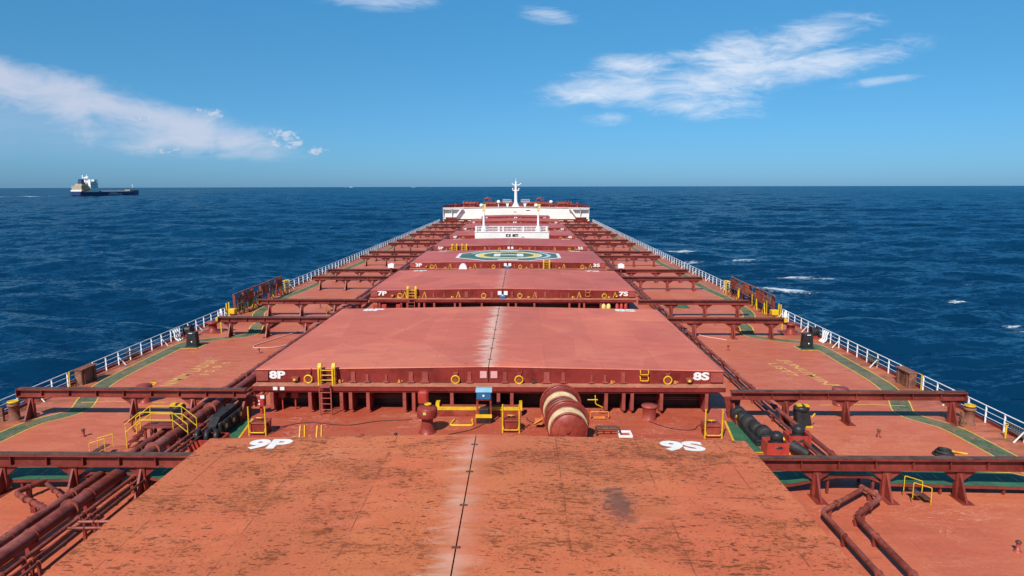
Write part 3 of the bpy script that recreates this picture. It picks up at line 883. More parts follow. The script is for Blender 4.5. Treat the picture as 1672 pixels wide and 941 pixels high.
def make_coaming(h):
    ya, yf, hw = HATCH[h]
    T = thing('hatch_coaming', (0, (ya + yf) / 2, 0), 'dark coaming and ledge below the ' + ORD[h], 'hatch coaming', 'hatch coamings')
    hi = hw - 0.5
    c = MB()
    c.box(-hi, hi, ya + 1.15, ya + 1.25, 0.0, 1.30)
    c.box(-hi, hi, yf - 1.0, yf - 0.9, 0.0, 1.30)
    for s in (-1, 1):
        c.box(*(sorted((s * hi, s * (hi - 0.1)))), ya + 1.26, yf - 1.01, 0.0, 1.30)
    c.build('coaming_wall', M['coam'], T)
    l = MB()
    l.box(-hw + 0.02, hw - 0.02, ya - 0.55, ya + 1.25, 1.70, 1.775)
    l.box(-hw + 0.02, hw - 0.02, yf - 1.2, yf + 0.35, 1.70, 1.775)
    l.build('ledge', M['ledge'], T)
    fa = MB()
    fa.box(-hw + 0.02, hw - 0.02, ya - 0.52, ya - 0.44, 1.42, 1.698)
    fa.box(-hw + 0.02, hw - 0.02, yf + 0.22, yf + 0.32, 1.42, 1.698)
    fa.box(-hi, hi, ya - 0.43, ya + 1.2, 1.305, 1.40)
    fa.build('ledge_fascia', M['side'], T)
    if h in (8, 7):
        xs = [-13.05, -10.75, -10.1, -8.85, -8.3, -7.25, -5.05, -4.5, -2.2, 0.6, 1.4, 3.35, 7.05, 8.1, 8.6, 10.35, 13.05]
        for x in xs:
            st = MB()
            w = 0.05
            st.prism([(ya - 0.40, 1.30), (ya + 1.14, 1.30), (ya + 1.14, 0), (ya + 0.15, 0), (ya - 0.1, 0.22)], 'x', x - w, x + w)
            st.box(x - 0.10, x + 0.10, ya - 0.44, ya - 0.40, 0.25, 1.30)
            st.build('stay', M['stay'], T)
        p = MB()
        for z in (0.62, 0.74):
            p.tube([(-12.6, ya + 0.75, z), (-5, ya + 0.75, z + 0.04), (-1, ya + .75, z)], 0.03, 6)
            p.tube([(8.8, ya + 0.75, z), (12.9, ya + .75, z - .05)], 0.03, 6)
        p.build('service_pipe', M['pipe'], T)
    return T


for h in HATCH:
    make_coaming(h)
    for s in (-1, 1):
        make_cover(h, s)

# helicopter winching circle painted across two covers
_, _, HW6 = HATCH[6]
pad = thing('helideck_marking', (0, 108.0, 2.8), 'painted green helicopter circle with yellow ring and white border on a hatch', 'helideck marking')
PZ = lambda x, k: zc(x, HW6) + 0.006 + 0.005 * k


def annulus(r0, r1, k, sides=64, rot=0.0, a0=0.0, a1=2 * math.pi):
    mb = MB(); vs = []; fs = []
    for i in range(sides + 1):
        t = rot + a0 + (a1 - a0) * i / sides
        for r in (r0, r1):
            x = r * math.cos(t); y = 108.0 + r * math.sin(t) * 1.03
            vs.append((x, y, PZ(x, k)))
    for i in range(sides):
        fs.append((2 * i, 2 * i + 1, 2 * i + 3, 2 * i + 2))
    return mb.add(vs, fs)


def octag(r0, r1, k):
    mb = MB(); vs = []; fs = []
    ang = [math.radians(22.5 + 45 * i) for i in range(9)]
    pts = []
    for i in range(8):
        for j in range(8):
            t = j / 8
            pts.append((math.cos(ang[i]) * (1 - t) + math.cos(ang[i + 1]) * t, math.sin(ang[i]) * (1 - t) + math.sin(ang[i + 1]) * t))
    n = len(pts)
    for (a, b) in pts:
        for r in (r0, r1):
            x = a * r
            vs.append((x, 108 + b * r, PZ(x, k)))
    for i in range(n):
        j = (i + 1) % n
        fs.append((2 * i, 2 * i + 1, 2 * j + 1, 2 * j))
    return mb.add(vs, fs)


octag(0.0, 8.7, 0).build('border', M['padwhite'], pad)
octag(0.0, 8.15, 1).build('green_field', M['padgreen'], pad)
annulus(6.0, 6.6, 2, 28, 0, math.radians(-50), math.radians(40)).build('grey_arc', M['padgrey'], pad)
annulus(6.0, 6.5, 2, 20, 0, math.radians(110), math.radians(160)).build('grey_arc', M['padgrey'], pad)
annulus(4.95, 5.25, 2).build('thin_ring', M['padwhite'], pad)
annulus(3.9, 4.95, 2).build('yellow_ring', M['padyellow'], pad)
hm = MB()
for x0, x1, y0, y1 in ((-2.3, -1.3, -2.1, 2.1), (1.3, 2.3, -2.1, 2.1), (-1.3, 0, -0.5, 0.5), (0, 1.3, -0.5, 0.5)):
    hm.add([(x0, 108 + y0, PZ(x0, 2)), (x1, 108 + y0, PZ(x1, 2)), (x1, 108 + y1, PZ(x1, 2)), (x0, 108 + y1, PZ(x0, 2))], [(0, 1, 2, 3)])
hm.build('letter', M['padwhite'], pad)
for a in (90, 270):
    mb = MB(); x0 = 0
    for r in (0.75,):
        cy = 108 + math.sin(math.radians(a)) * 7.3
        for sx in (-1, 1):
            mb.add([(0, cy - r * .8, PZ(0, 2)), (sx * 1.5, cy - r * .8, PZ(1.5, 2)), (sx * 1.5, cy + r * .8, PZ(1.5, 2)), (0, cy + r * .8, PZ(0, 2))], [(0, 1, 2, 3)])
    mb.build('number_panel', M['padwhite'], pad)

# ------------------------------------------------------------------ rail girders over the side decks
def proto_girder(s, L, legs, depth):
    """s=side, x measured outboard from the hatch edge; the inner end sits at the origin"""
    T = thing('rail_girder', (0, 0, 0), 'x', 'rail girder', 'rail girders over the side decks')
    zt, zb = 1.78, 1.78 - depth
    def X(a, b): return sorted((s * a, s * b))
    g = MB()
    g.box(*X(0, L), -0.24, 0.24, zt - 0.05, zt)
    g.box(*X(0, L), -0.03, 0.03, zb + 0.05, zt - 0.05)
    g.box(*X(0, L), -0.20, 0.20, zb, zb + 0.05)
    x = 0.7
    while x < L - 0.5:
        g.box(*X(x - 0.015, x + 0.015), -0.19, -0.03, zb + 0.05, zt - 0.05)
        g.box(*X(x - 0.015, x + 0.015), 0.03, 0.19, zb + 0.05, zt - 0.05)
        x += 1.62
    g.box(*X(L, L + 0.04), -0.26, 0.26, zb - 0.05, zt + 0.03)
    g.build('beam', M['girder'], T)
    r = MB(); r.box(*X(0.0, L - 0.05), -0.17, 0.15, zt + 0.002, zt + 0.05)
    r.build('rail', M['greasy'], T)
    for lx in legs:
        l = MB()
        c = s * lx
        l.prism([(c - 0.80, zb - 0.002), (c + 0.80, zb - 0.002), (c + 0.20, zb - 0.46), (c - 0.20, zb - 0.46)], 'y', -0.035, 0.035)
        l.box(c - 0.17, c + 0.17, -0.10, 0.10, 0, zb - 0.003)
        l.prism([(-0.10, zb - 0.12), (-0.10, 0.0), (-0.78, 0.0), (-0.70, 0.05)], 'x', c - 0.045, c + 0.045)
        l.box(c - 0.26, c + 0.26, -0.85, 0.2, 0.0, 0.02)
        l.build('leg', M['girder'], T)
    return T


protoL = {s: proto_girder(s, 13.45, (3.2, 6.7, 12.8), 0.46) for s in (-1, 1)}
protoS = {s: proto_girder(s, 11.35, (3.45, 6.95, 10.35), 0.46) for s in (-1, 1)}
proto9 = {s: proto_girder(s, 15.2, (3.05, 6.1, 9.3, 13.6), 0.53) for s in (-1, 1)}
used = set()


def place_girder(pr, s, x, y, label):
    if id(pr) not in used:
        used.add(id(pr)); pr.location = (s * x, y, 0); pr['label'] = label
        return pr
    return copy_tree(pr, (s * x, y, 0), label)


for h, (ya, yf, hw) in HATCH.items():
    for s in (-1, 1):
        side = 'port' if s < 0 else 'starboard'
        near = {9: 'hatch marked 9', 8: 'hatch marked 8', 7: 'hatch marked 7', 6: 'helicopter circle hatch', 5: 'hatch marked 5'}.get(h, ORD[h])
        if h == 9:
            place_girder(proto9[s], s, 11.9, 29.12, 'deep red steel girder crossing the %s deck beside the fore edge of hatch 9' % side)
            continue
        if h == 1:
            place_girder(protoS[s], s, 14.2, ya - 1.2, 'red girder across the %s deck closest to the white bow bulkhead' % side)
            continue
        if h == 8:
            place_girder(protoL[s], s, 14.15, 39.05, 'longer red steel girder across the %s deck level with the 8%s number' % (side, 'PS'[s > 0]))
        else:
            place_girder(protoS[s], s, 14.15, ya - 1.2, '%s side red girder at the after end of the %s' % (side, near))
        place_girder(protoS[s], s, 14.15, yf + 0.2, '%s side red girder at the fore end of the %s' % (side, near))

# heavy brackets at hatch 8's corners
for s in (-1, 1):
    b = MB()
    b.prism([(s * 13.9, 1.28), (s * 14.9, 1.28), (s * 14.75, 0), (s * 14.2, 0)], 'y', 39.5, 39.62)
    b.prism([(39.5, 1.26), (39.5, 0), (38.2, 0), (38.35, 0.25), (39.2, 1.1)], 'x', s * 14.35 - 0.06, s * 14.35 + 0.06)
    tag(b.build('corner_bracket', M['girder'], None, (s * 14.4, 39.0, 0)), 'broad red corner bracket under the %s end of the ledge below hatch 8' % ('port' if s < 0 else 'starboard'), 'bracket', 'brackets at the corners of hatch 8')


# ------------------------------------------------------------------ painted deck: cross decks, walkways, lettering
def sheet(poly, z, name, mat):
    mb = MB(); mb.add([(x, y, z) for x, y in poly], [tuple(range(len(poly)))])
    return mb.build(name, mat)


tag(sheet([(-14.6, 29.6), (14.6, 29.6), (14.2, 41.6), (-14.2, 41.6)], 0.004, 'cross_deck', M['cross']), kind='structure')
tag(sheet([(-14.4, 61.9), (14.4, 61.9), (14.4, 73.6), (-14.4, 73.6)], 0.004, 'cross_deck', M['cross']), kind='structure')
tag(sheet([(10.6, 5), (13.6, 5), (13.6, 28.0), (10.6, 28.0)], 0.004, 'cross_deck', M['cross']), kind='structure')
tag(sheet([(-14.0, 5), (-10.6, 5), (-10.6, 28.0), (-14.0, 28.0)], 0.004, 'cross_deck', M['cross']), kind='structure')


def smooth_path(pts, n=6):
    out = []
    for i in range(len(pts) - 1):
        p0 = pts[max(i - 1, 0)]; p1 = pts[i]; p2 = pts[i + 1]; p3 = pts[min(i + 2, len(pts) - 1)]
        for k in range(n):
            t = k / n
            out.append(tuple(0.5 * (2 * b + (c - a) * t + (2 * a - 5 * b + 4 * c - d) * t * t + (3 * b - a - 3 * c + d) * t ** 3)
                             for a, b, c, d in zip(p0, p1, p2, p3)))
    out.append(pts[-1])
    return out


def strip(path, w0, w1, name, mat, zoff=0.0, z=None):
    """ribbon whose edges are the path shifted sideways by w0 and w1; path = (x, y, z)"""
    mb = MB(); vs = []; fs = []
    for i, p in enumerate(path):
        a = path[max(i - 1, 0)]; b = path[min(i + 1, len(path) - 1)]
        d = Vector((b[0] - a[0], b[1] - a[1])); d.normalize()
        nrm = Vector((d.y, -d.x))
        for w in (w0, w1):
            vs.append((p[0] + nrm.x * w, p[1] + nrm.y * w, p[2] + zoff))
    for i in range(len(path) - 1):
        fs.append((2 * i, 2 * i + 1, 2 * i + 3, 2 * i + 2))
    mb.add(vs, fs)
    return mb.build(name, mat)


# side walkways: worn green strips with yellow borders, swerving inboard round the girder ends and humping over the pipes
def walk_path(s):
    pts = [(26.55, 8, 0), (26.55, 30, 0), (26.5, 35, 0), (26.3, 38, 0), (25.4, 39.6, 0), (25.2, 40.8, 0), (26.2, 43.4, 0), (27.0, 47, 0), (27.2, 53, 0), (27.3, 57, 0),
           (27.0, 59, 0), (25.5, 60.2, 0), (23.6, 61.4, 0), (22.9, 62.6, 0.05), (22.9, 63.6, 0.5), (22.9, 65.5, 0.62), (23.4, 67.5, 0.5), (24.4, 69.3, 0.05), (25.6, 71.0, 0), (26.6, 75, 0), (27.0, 84, 0)]
    for h in (7, 6, 5, 4, 3, 2):
        yf = HATCH[h][1]; ya2 = HATCH[h - 1][0]
        pts += [(26.9, yf - 4, 0), (26.6, yf, 0), (26.5, (yf + ya2) / 2, 0), (26.6, ya2, 0), (26.9, ya2 + 4, 0)]
    pts = [p for i, p in enumerate(pts) if i == 0 or p[1] > pts[i - 1][1] + 0.3]
    return smooth_path([(s * x, y, z) for x, y, z in pts], 5)


for s in (-1, 1):
    wp = walk_path(s)
    tag(strip(wp, -0.56, 0.56, 'walkway', M['greenworn'], 0.005), kind='structure')
    for w in (-0.62, 0.56):
        tag(strip([p for p in wp if 5 < p[1]], w, w + 0.07, 'walkway_line', M['line'], 0.009), kind='structure')
    hump = MB()
    hump.prism([(62.7, 0.0), (63.6, 0.49), (65.5, 0.61), (67.5, 0.49), (69.0, 0.0)], 'x', *sorted((s * 22.28, s * 22.4)))
    hump.prism([(62.7, 0.0), (63.6, 0.49), (65.5, 0.61), (67.5, 0.49), (69.0, 0.0)], 'x', *sorted((s * 23.4, s * 23.52)))
    tag(hump.build('step_over_frame', M['girder'], None, (s * 22.9, 65.5, 0)), 'low frame carrying the green hump of the %s walkway over pipes' % ('port' if s < 0 else 'starboard'), 'step over frame', 'walkway humps')
    # little pad under the cabinet
    tag(sheet([(s * 25.35, 56.7), (s * 26.75, 56.7), (s * 26.75, 58.2), (s * 25.35, 58.2)], 0.010, 'cabinet_pad', M['green']), kind='structure')
    e = MB()
    for a, b in (((25.27, 56.6), (25.35, 58.2)), ((25.27, 56.6), (26.75, 56.68))):
        e.box(*sorted((s * a[0], s * b[0])), a[1], b[1], 0.0, 0.014)
    tag(e.build('pad_line', M['line']), kind='structure')

# cross walkways raised on frames beside hatch 9
for s in (-1, 1):
    side = 'port' if s < 0 else 'starboard'
    T = thing('raised_walkway', (s * 19, 30.2, 0), 'green raised walkway with yellow edges under the %s end of the hatch 9 girder' % side, 'walkway', 'raised walkways beside hatch 9')
    prof = [(12.6, 0.55), (13.9, 0.55), (15.9, 0.98), (17.3, 0.98), (18.2, 0.62), (24.6, 0.46), (26.0, 0.1)]
    y0, y1 = 29.24, 30.8
    tp, fr, yl = MB(), MB(), MB()
    for (xa, za), (xb, zb) in zip(prof, prof[1:]):
        xa, xb = s * xa, s * xb
        tp.add([(xa, y0, za), (xb, y0, zb), (xb, y1, zb), (xa, y1, za), (xa, y0, za - .05), (xb, y0, zb - .05), (xb, y1, zb - .05), (xa, y1, za - .05)],
               [(0, 1, 2, 3), (4, 5, 6, 7), (0, 1, 5, 4), (2, 3, 7, 6), (0, 3, 7, 4), (1, 2, 6, 5)])
        fr.add([(xa, y0 + .02, za - .052), (xb, y0 + .02, zb - .052), (xb, y0 + .02, zb - .2), (xa, y0 + .02, za - .2),
                (xa, y0 + .08, za - .052), (xb, y0 + .08, zb - .052), (xb, y0 + .08, zb - .2), (xa, y0 + .08, za - .2)],
               [(0, 1, 2, 3), (4, 5, 6, 7), (0, 1, 5, 4), (2, 3, 7, 6), (0, 3, 7, 4), (1, 2, 6, 5)])
        for yy in (y1 - 0.14,):
            yl.add([(xa, yy, za + .005), (xb, yy, zb + .005), (xb, yy + .1, zb + .005), (xa, yy + .1, za + .005)], [(0, 1, 2, 3)])
        nst = max(2, int(abs(xb - xa) / 0.7))
        for k in range(nst):                               # anti-slip bars
            t = (k + 0.5) / nst
            x = xa + (xb - xa) * t; z = za + (zb - za) * t
            if 0.25 < abs(x) % 1.9 < 1.75:
                yl.add([(x, y0 + .45, z + .006), (x + .05, y0 + .45, z + .006), (x + .05, y0 + 1.0, z + .006), (x, y0 + 1.0, z + .006)], [(0, 1, 2, 3)])
    for x in (13.2, 15.6, 17.6, 20.6, 23.4):
        zz = np.interp(x, [p[0] for p in prof], [p[1] for p in prof])
        fr.box(s * x - .05, s * x + .05, y0 + .1, y0 + .2, 0, zz - .06); fr.box(s * x - .05, s * x + .05, y1 - .2, y1 - .1, 0, zz - .06)
    tp.build('tread', M['green'], T); fr.build('frame', M['girder'], T); yl.build('edge_stripe', M['line'], T)
    # painted corner patch on the cross deck beside it
    tag(sheet([(s * 13.2, 34.2), (s * 14.4, 34.2), (s * 14.9, 38.9), (s * 13.9, 38.9)], 0.008, 'machine_pad', M['green']), kind='structure')
    tag(strip([(s * 14.4, 34.15, 0), (s * 13.15, 34.15, 0), (s * 13.85, 39.0, 0)], -0.05, 0.06, 'pad_line', M['yellow'], 0.012), kind='structure')

# lettering on the side decks
lt = text_mb('JUNLIMIN', 0.95, 7.0, (22.05, 53.5, 0.006), (0.08, -1, 0), (1, 0, 0), 0.02, 1.1)
tag(lt.build('deck_lettering', M['letter'], None), kind='structure')
lt = text_mb('LIST7', 0.75, 3.6, (20.95, 52.3, 0.006), (0.10, -1, 0), (1, 0, 0), 0.02, 1.15)
tag(lt.build('deck_lettering', M['letter'], None), kind='structure')
lt = text_mb('NIMIM LADUR', 0.95, 7.3, (-21.95, 45.6, 0.006), (0.03, 1, 0), (-1, 0, 0), 0.02, 1.1)
tag(lt.build('deck_lettering', M['letter'], None), kind='structure')
lt = text_mb('15.9 t', 0.75, 3.6, (-20.7, 48.5, 0.006), (0.03, 1, 0), (-1, 0, 0), 0.02, 1.15)
tag(lt.build('deck_lettering', M['letter'], None), kind='structure')
for s in (-1, 1):   # thin lines near the girder and the small ring marks
    tag(strip([(s * 25.9, 41.9, 0), (s * 24.0, 42.2, 0), (s * 20.6, 42.0, 0)], -0.04, 0.04, 'deck_line', M['line'], 0.006), kind='structure')
    rg = MB(); rg.torus((s * 23.6, 46.1, 0.0), (0, 0, 1), 0.28, 0.06, 16, 6)
    tag(rg.build('lashing_ring', M['yellow'], None, (s * 23.6, 46.1, 0)), 'yellow ring plate on the %s deck near the yellow lettering' % ('port' if s < 0 else 'starboard'), 'lashing ring', 'lashing rings')


# ------------------------------------------------------------------ deck-edge railings
def railing(s, y0, y1, label, col='white', step=1.62, stays=True, name='railing'):
    x = s * 28.85
    T = thing(name, (x, (y0 + y1) / 2, 0), label, 'railing', 'railings along the deck edge')
    t = MB(); t.cyl((x, y0, 1.02), (x, y1, 1.02), 0.033, n=8)
    t.build('top_rail', M[col], T)
    for z in (0.38, 0.70):
        q = MB(); q.cyl((x, y0, z), (x, y1, z), 0.018, n=6); q.build('lower_rail', M[col], T)
    n = max(2, int(round((y1 - y0) / step)) + 1)
    for i in range(n):
        y = y0 + (y1 - y0) * i / (n - 1)
        p = MB(); p.box(x - 0.045, x + 0.045, y - 0.022, y + 0.022, 0.0, 1.0)
        if stays and i % 4 == 2:
            p.prism([(x - s * 0.04, 0.62), (x - s * 0.04, 0.56), (x - s * 0.50, 0.0), (x - s * 0.58, 0.0)], 'y', y - 0.03, y + 0.03)
        p.build('post', M[col], T)
    return T


for s in (-1, 1):
    side = 'port' if s < 0 else 'starboard'
    railing(s, 20.0, 45.2, 'white %s railing nearest the camera, ending beside a rusty deck box' % side)
    railing(s, 48.0, 70.4, 'white %s railing between the rusty deck box and the stowed gangway' % side)
    railing(s, 87.0, 150.0, 'white %s railing stretch just forward of the stowed gangway' % side, step=1.9)
    railing(s, 151.5, 262.0, 'white %s railing stretch running up to the bow bulkhead' % side, step=2.4, stays=False)
    # yellow gate railing beside the rusty boxes
    T = railing(s, 45.4, 47.8, 'short yellow gate rail beside the rusty box on the %s deck edge' % side, 'yellow', 1.2, False, 'gate_railing')
    T['group'] = 'yellow gate rails'
    b = MB(); b.bbox(*sorted((s * 28.2, s * 28.7)), 45.7, 47.4, 0.0, 1.05, 0.04)
    b.box(*sorted((s * 28.12, s * 28.2)), 45.9, 46.0, 0, 0.9); b.box(*sorted((s * 28.12, s * 28.2)), 47.0, 47.1, 0, 0.9)
    b.box(*sorted((s * 28.1, s * 28.75)), 45.65, 47.45, 1.05, 1.10)
    tag(b.build('deck_box', M['rusty'], None, (s * 28.45, 46.6, 0)), 'rust streaked steel box against the %s rail' % side, 'deck box', 'rusty boxes at the rails')

    # stowed accommodation ladder in its rusty cradle
    T = thing('stowed_gangway', (s * 28.4, 78.5, 0), 'rusty stowed gangway in a tall cradle along the %s deck edge' % side, 'gangway', 'stowed gangways')
    f = MB()
    for y in (72.0, 74.3, 77.0, 79.4, 82.0, 84.6, 86.0):
        f.box(*sorted((s * 28.3, s * 28.55)), y - 0.12, y + 0.12, 0, 2.15)
        f.prism([(s * 28.3, 0.9), (s * 28.3, 0.7), (s * 27.75, 0.0), (s * 27.95, 0.0)], 'y', y - 0.06, y + 0.06)
    f.build('cradle_post', M['girder'], T)
    for k in range(6):
        y0 = 72.1 + k * 2.35
        pnl = MB(); hh = (1.98, 2.12, 1.75, 2.2, 1.9, 2.1)[k]; lo = (1.2, 1.05, 1.25, 1.0, 1.15, 1.1)[k]
        for q in range(8):
            yy = y0 + 0.12 + q * 0.27
            pnl.box(*sorted((s * 28.12, s * 28.24)), yy, yy + 0.11, lo + 0.05 * (q % 3), hh - 0.07 * (q * 3 % 4))
        pnl.box(*sorted((s * 28.13, s * 28.26)), y0 + 0.05, y0 + 2.2, lo, lo + 0.12)
        pnl.box(*sorted((s * 28.13, s * 28.26)), y0 + 0.05, y0 + 2.2, hh - 0.34, hh - 0.24)
        pnl.build('ladder_panel', M[('rusty', 'girder', 'rusty', 'pipe', 'rusty', 'girder')[k]], T)
        if k % 2 == 0:
            y_ = MB(); y_.tube([(s * 28.02, y0 + .5, .02), (s * 27.98, y0 + .55, 1.5)], .045, 6); y_.build('yellow_stay', M['yellow'], T)
    rl = MB()
    rl.tube([(s * 28.3, 71.4, 2.22), (s * 28.3, 86.3, 2.25)], 0.09, 6)
    rl.tube([(s * 28.15, 71.6, 0.98), (s * 28.15, 86.2, 0.98)], 0.05, 6)
    rl.build('side_beam', M['rusty'], T)
    gp = MB()
    for k, y in enumerate((72.9, 75.6, 78.1)):
        gp.box(*sorted((s * 28.44, s * 28.5)), y, y + 1.2, 0.15, 1.0)
    gp.build('net_panel', M['greenworn'], T)
    for y in (73.5, 76.0, 82.5):
        a = MB()
        a.tube([(s * 28.0, y - 0.35, 0), (s * 28.05, y, 1.15), (s * 28.0, y + 0.35, 0)], 0.06, 6)
        a.tube([(s * 28.0, y - 0.18, 0.55), (s * 28.0, y + 0.18, 0.55)], 0.04, 6)
        a.build('trestle', M['yellow'], T)
    # yellow davit just forward, yellow gate posts just aft
    T = thing('boarding_davit', (s * 28.2, 87.6, 0), 'yellow boarding frame at the forward end of the %s gangway' % side, 'davit', 'yellow boarding frames')
    d = MB()
    for y in (87.0, 88.0):
        d.tube([(s * 28.6, y, 0), (s * 28.6, y, 1.5), (s * 27.9, y, 1.55), (s * 27.9, y, 0)], 0.07, 8, 0.2)
    d.build('hoop', M['yellow'], T)
    d = MB()
    for z in (0.4, 0.8, 1.2):
        d.tube([(s * 27.9, 87.0, z), (s * 27.9, 88.0, z)], 0.05, 6)
    d.build('rung', M['yellow'], T)
    T = thing('gate_post', (s * 28.75, 70.9, 0), 'pair of yellow gate posts at the after end of the %s gangway' % side, 'gate post', 'yellow gate posts')
    for y in (70.7, 71.3):
        g = MB(); g.box(*sorted((s * 28.7, s * 28.82)), y - 0.05, y + 0.05, 0, 1.45); g.box(*sorted((s * 28.6, s * 28.9)), y - .1, y + .1, 0, .03)
        g.build('post', M['yellow'], T)
    d = MB(); d.bbox(*sorted((s * 27.5, s * 28.2)), 69.6, 70.4, 0.55, 1.02, 0.05); d.box(*sorted((s * 27.75, s * 27.95)), 69.9, 70.1, 0, 0.55)
    tag(d.build('winch_box', M['yellow'], None, (s * 27.85, 70.0, 0)), 'yellow winch box on a post near the %s gangway' % side, 'winch box', 'yellow winch boxes')
    # white lifebuoy cover / signal bundle tied to the rail
    w = MB(); w.lathe((s * 28.7, 69.2, 0.35), [(0.20, 0), (0.26, 0.12), (0.17, 0.45), (0.09, 0.70), (0.02, 0.80)], 9)
    tag(w.build('canvas_bundle', M['white'], None, (s * 28.7, 69.2, 0)), 'white canvas bundle lashed to the %s rail' % side, 'canvas bundle', 'canvas bundles')
    # roller fairlead with orange guard near girder end
    T = thing('mooring_roller', (s * 27.0, 63.4, 0), 'red mooring roller with yellow guard outboard of the %s girder' % side, 'mooring roller', 'mooring rollers')
    a = MB(); a.lathe((s * 27.0, 63.4, 0), [(0.62, 0), (0.58, 0.12), (0.38, 0.2), (0.36, 0.72), (0.62, 0.86), (0.60, 0.95), (0.1, 1.0)], 18)
    a.build('roller', M['red'], T)
    a = MB(); a.bbox(*sorted((s * 25.7, s * 26.5)), 62.9, 63.2, 1.12, 1.46, 0.03); a.box(*sorted((s * 26.0, s * 26.1)), 63.0, 63.1, 0, 1.12)
    a.build('guard', M['yellow'], T)
    a = MB(); a.box(*sorted((s * 26.1, s * 27.9)), 62.5, 64.3, 0.0, 0.06); a.build('base_plate', M['red'], T)
    # white curved hoses hanging at rail
    T = thing('white_hose_rack', (s * 28.65, 60.0, 0), 'white curved pipes hung beside a black reel on the %s rail' % side, 'pipe rack', 'white pipe racks')
    for k in range(3):
        y = 59.3 + k * 0.35
        a = MB(); a.tube([(s * 28.7, y, 1.0), (s * 28.55, y, 0.75), (s * 28.55, y, 0.25), (s * 28.2, y, 0.03)], 0.07, 8, 0.2)
        a.build('curved_pipe', M['white'], T)
    T = thing('hose_reel', (s * 28.2, 61.2, 0), 'black hose reel standing at the %s rail' % side, 'hose reel', 'black reels at the rails')
    a = MB(); a.cyl((s * 28.0, 61.2, 0.62), (s * 28.5, 61.2, 0.62), 0.40, n=18); a.build('drum', M['black'], T)
    for dx in (27.96, 28.52):
        a = MB(); a.torus((s * dx, 61.2, 0.62), (1, 0, 0), 0.46, 0.05, 20, 6); a.build('flange', M['rubber'], T)
    a = MB(); a.box(*sorted((s * 27.9, s * 28.6)), 60.95, 61.05, 0, 0.3); a.box(*sorted((s * 27.9, s * 28.6)), 61.35, 61.45, 0, 0.3); a.build('stand', M['red'], T)
    # black cabinet on the green pad
    T = thing('black_cabinet', (s * 26.1, 57.5, 0), 'black covered cabinet on the green pad of the %s deck' % side, 'cabinet', 'black cabinets on green pads')
    a = MB(); a.prism([(s * 26.1 - 0.45, 0.0), (s * 26.1 + 0.45, 0.0), (s * 26.1 + 0.37, 1.12), (s * 26.1 - 0.37, 1.12)], 'y', 57.2, 57.8)
    a.bbox(s * 26.1 - 0.40, s * 26.1 + 0.40, 57.15, 57.85, 1.12, 1.24, 0.05)
    a.build('body', M['black'], T)
    a = MB(); a.box(s * 26.1 - 0.5, s * 26.1 + 0.5, 57.1, 57.9, 0.0, 0.10); a.build('base', M['rubber'], T)
    a = MB(); a.box(s * 26.1 - 0.15, s * 26.1 + 0.15, 57.13, 57.15, 1.15, 1.21); a.cyl((s * 26.1 + 0.04, 57.17, 0.45), (s * 26.1 + .04, 57.21, 0.45), 0.06, n=10); a.build('label_plate', M['white'], T)
    # roller chock with yellow wheel at the near rail
    T = thing('deck_valve', (s * 27.7, 38.6, 0), 'rusty deck vent with yellow handwheel inside the near %s rail' % side, 'deck vent', 'rail side vents')
    a = MB(); a.lathe((s * 27.7, 38.6, 0), [(0.36, 0), (0.34, 0.05), (0.30, 0.06), (0.27, 0.85), (0.33, 0.88), (0.33, 0.98), (0.05, 1.02)], 14)
    a.box(s * 27.7 - 0.62, s * 27.7 - 0.46, 38.3, 38.46, 0, 0.8); a.build('trunk', M['rusty'], T)
    a = MB(); a.torus((s * 27.7, 38.6, 1.12), (0, 0, 1), 0.26, 0.05, 16, 6); a.box(s * 27.7 - .25, s * 27.7 + .25, 38.57, 38.63, 1.09, 1.15); a.cyl((s * 27.7, 38.6, 1.0), (s * 27.7, 38.6, 1.14), 0.05)
    a.build('handwheel', M['yellow'], T)
    # low drum vents outboard of the pipes
    T = thing('drum_vent', (s * 21.9, 42.1, 0), 'stubby red vent drum behind the %s end girder' % side, 'deck vent', 'stubby drum vents')
    a = MB(); a.lathe((s * 21.9, 42.1, 0), [(0.45, 0), (0.40, 0.04), (0.37, 0.06), (0.40, 0.95)], 16); a.build('trunk', M['red'], T)
    a = MB(); a.lathe((s * 21.9, 42.1, 0.955), [(0.48, 0), (0.50, 0.05), (0.46, 0.16), (0.1, 0.2)], 16); a.build('lid', M['red'], T)

# ------------------------------------------------------------------ pipes
def pipe(path, r, label, mat='pipe', flange=6.0, z0=0.0, sup=3.4, group='deck pipes', fl_mat=None, rnd=0.3, n=14):
    T = thing('deck_pipe', tuple(path[len(path) // 2][:2]) + (0,), label, 'pipe', group)
    a = MB(); a.tube(path, r, n, rnd); a.build('pipe_run', M[mat], T)
    f, b, q = MB(), MB(), MB()
    for p0, p1 in zip(path, path[1:]):
        p0, p1 = Vector(p0), Vector(p1)
        L = (p1 - p0).length
        d = (p1 - p0) / L
        k = 1.2
        while k < L - 0.5 and p0.y + d.y * k < 80:
            c = p0 + d * k
            f.cyl(c - d * 0.045, c - d * 0.008, r * 1.42, n=n); f.cyl(c + d * 0.008, c + d * 0.045, r * 1.42, n=n)
            k += flange
        k = 0.6
        while k < L and p0.y + d.y * k < 80:
            c = p0 + d * k
            if c.z - r > 0.12:
                b.box(c.x - r * 0.9, c.x + r * 0.9, c.y - 0.05, c.y + 0.05, 0.0, c.z - r * 0.8)
                q.torus(c, d, r + 0.02, 0.022, 14, 6)
            k += sup
    if f.v: f.build('flange', M[fl_mat or mat], T)
    if b.v: b.build('support', M['girder'], T)
    if q.v: q.build('clamp', M['girder'], T)
    return T


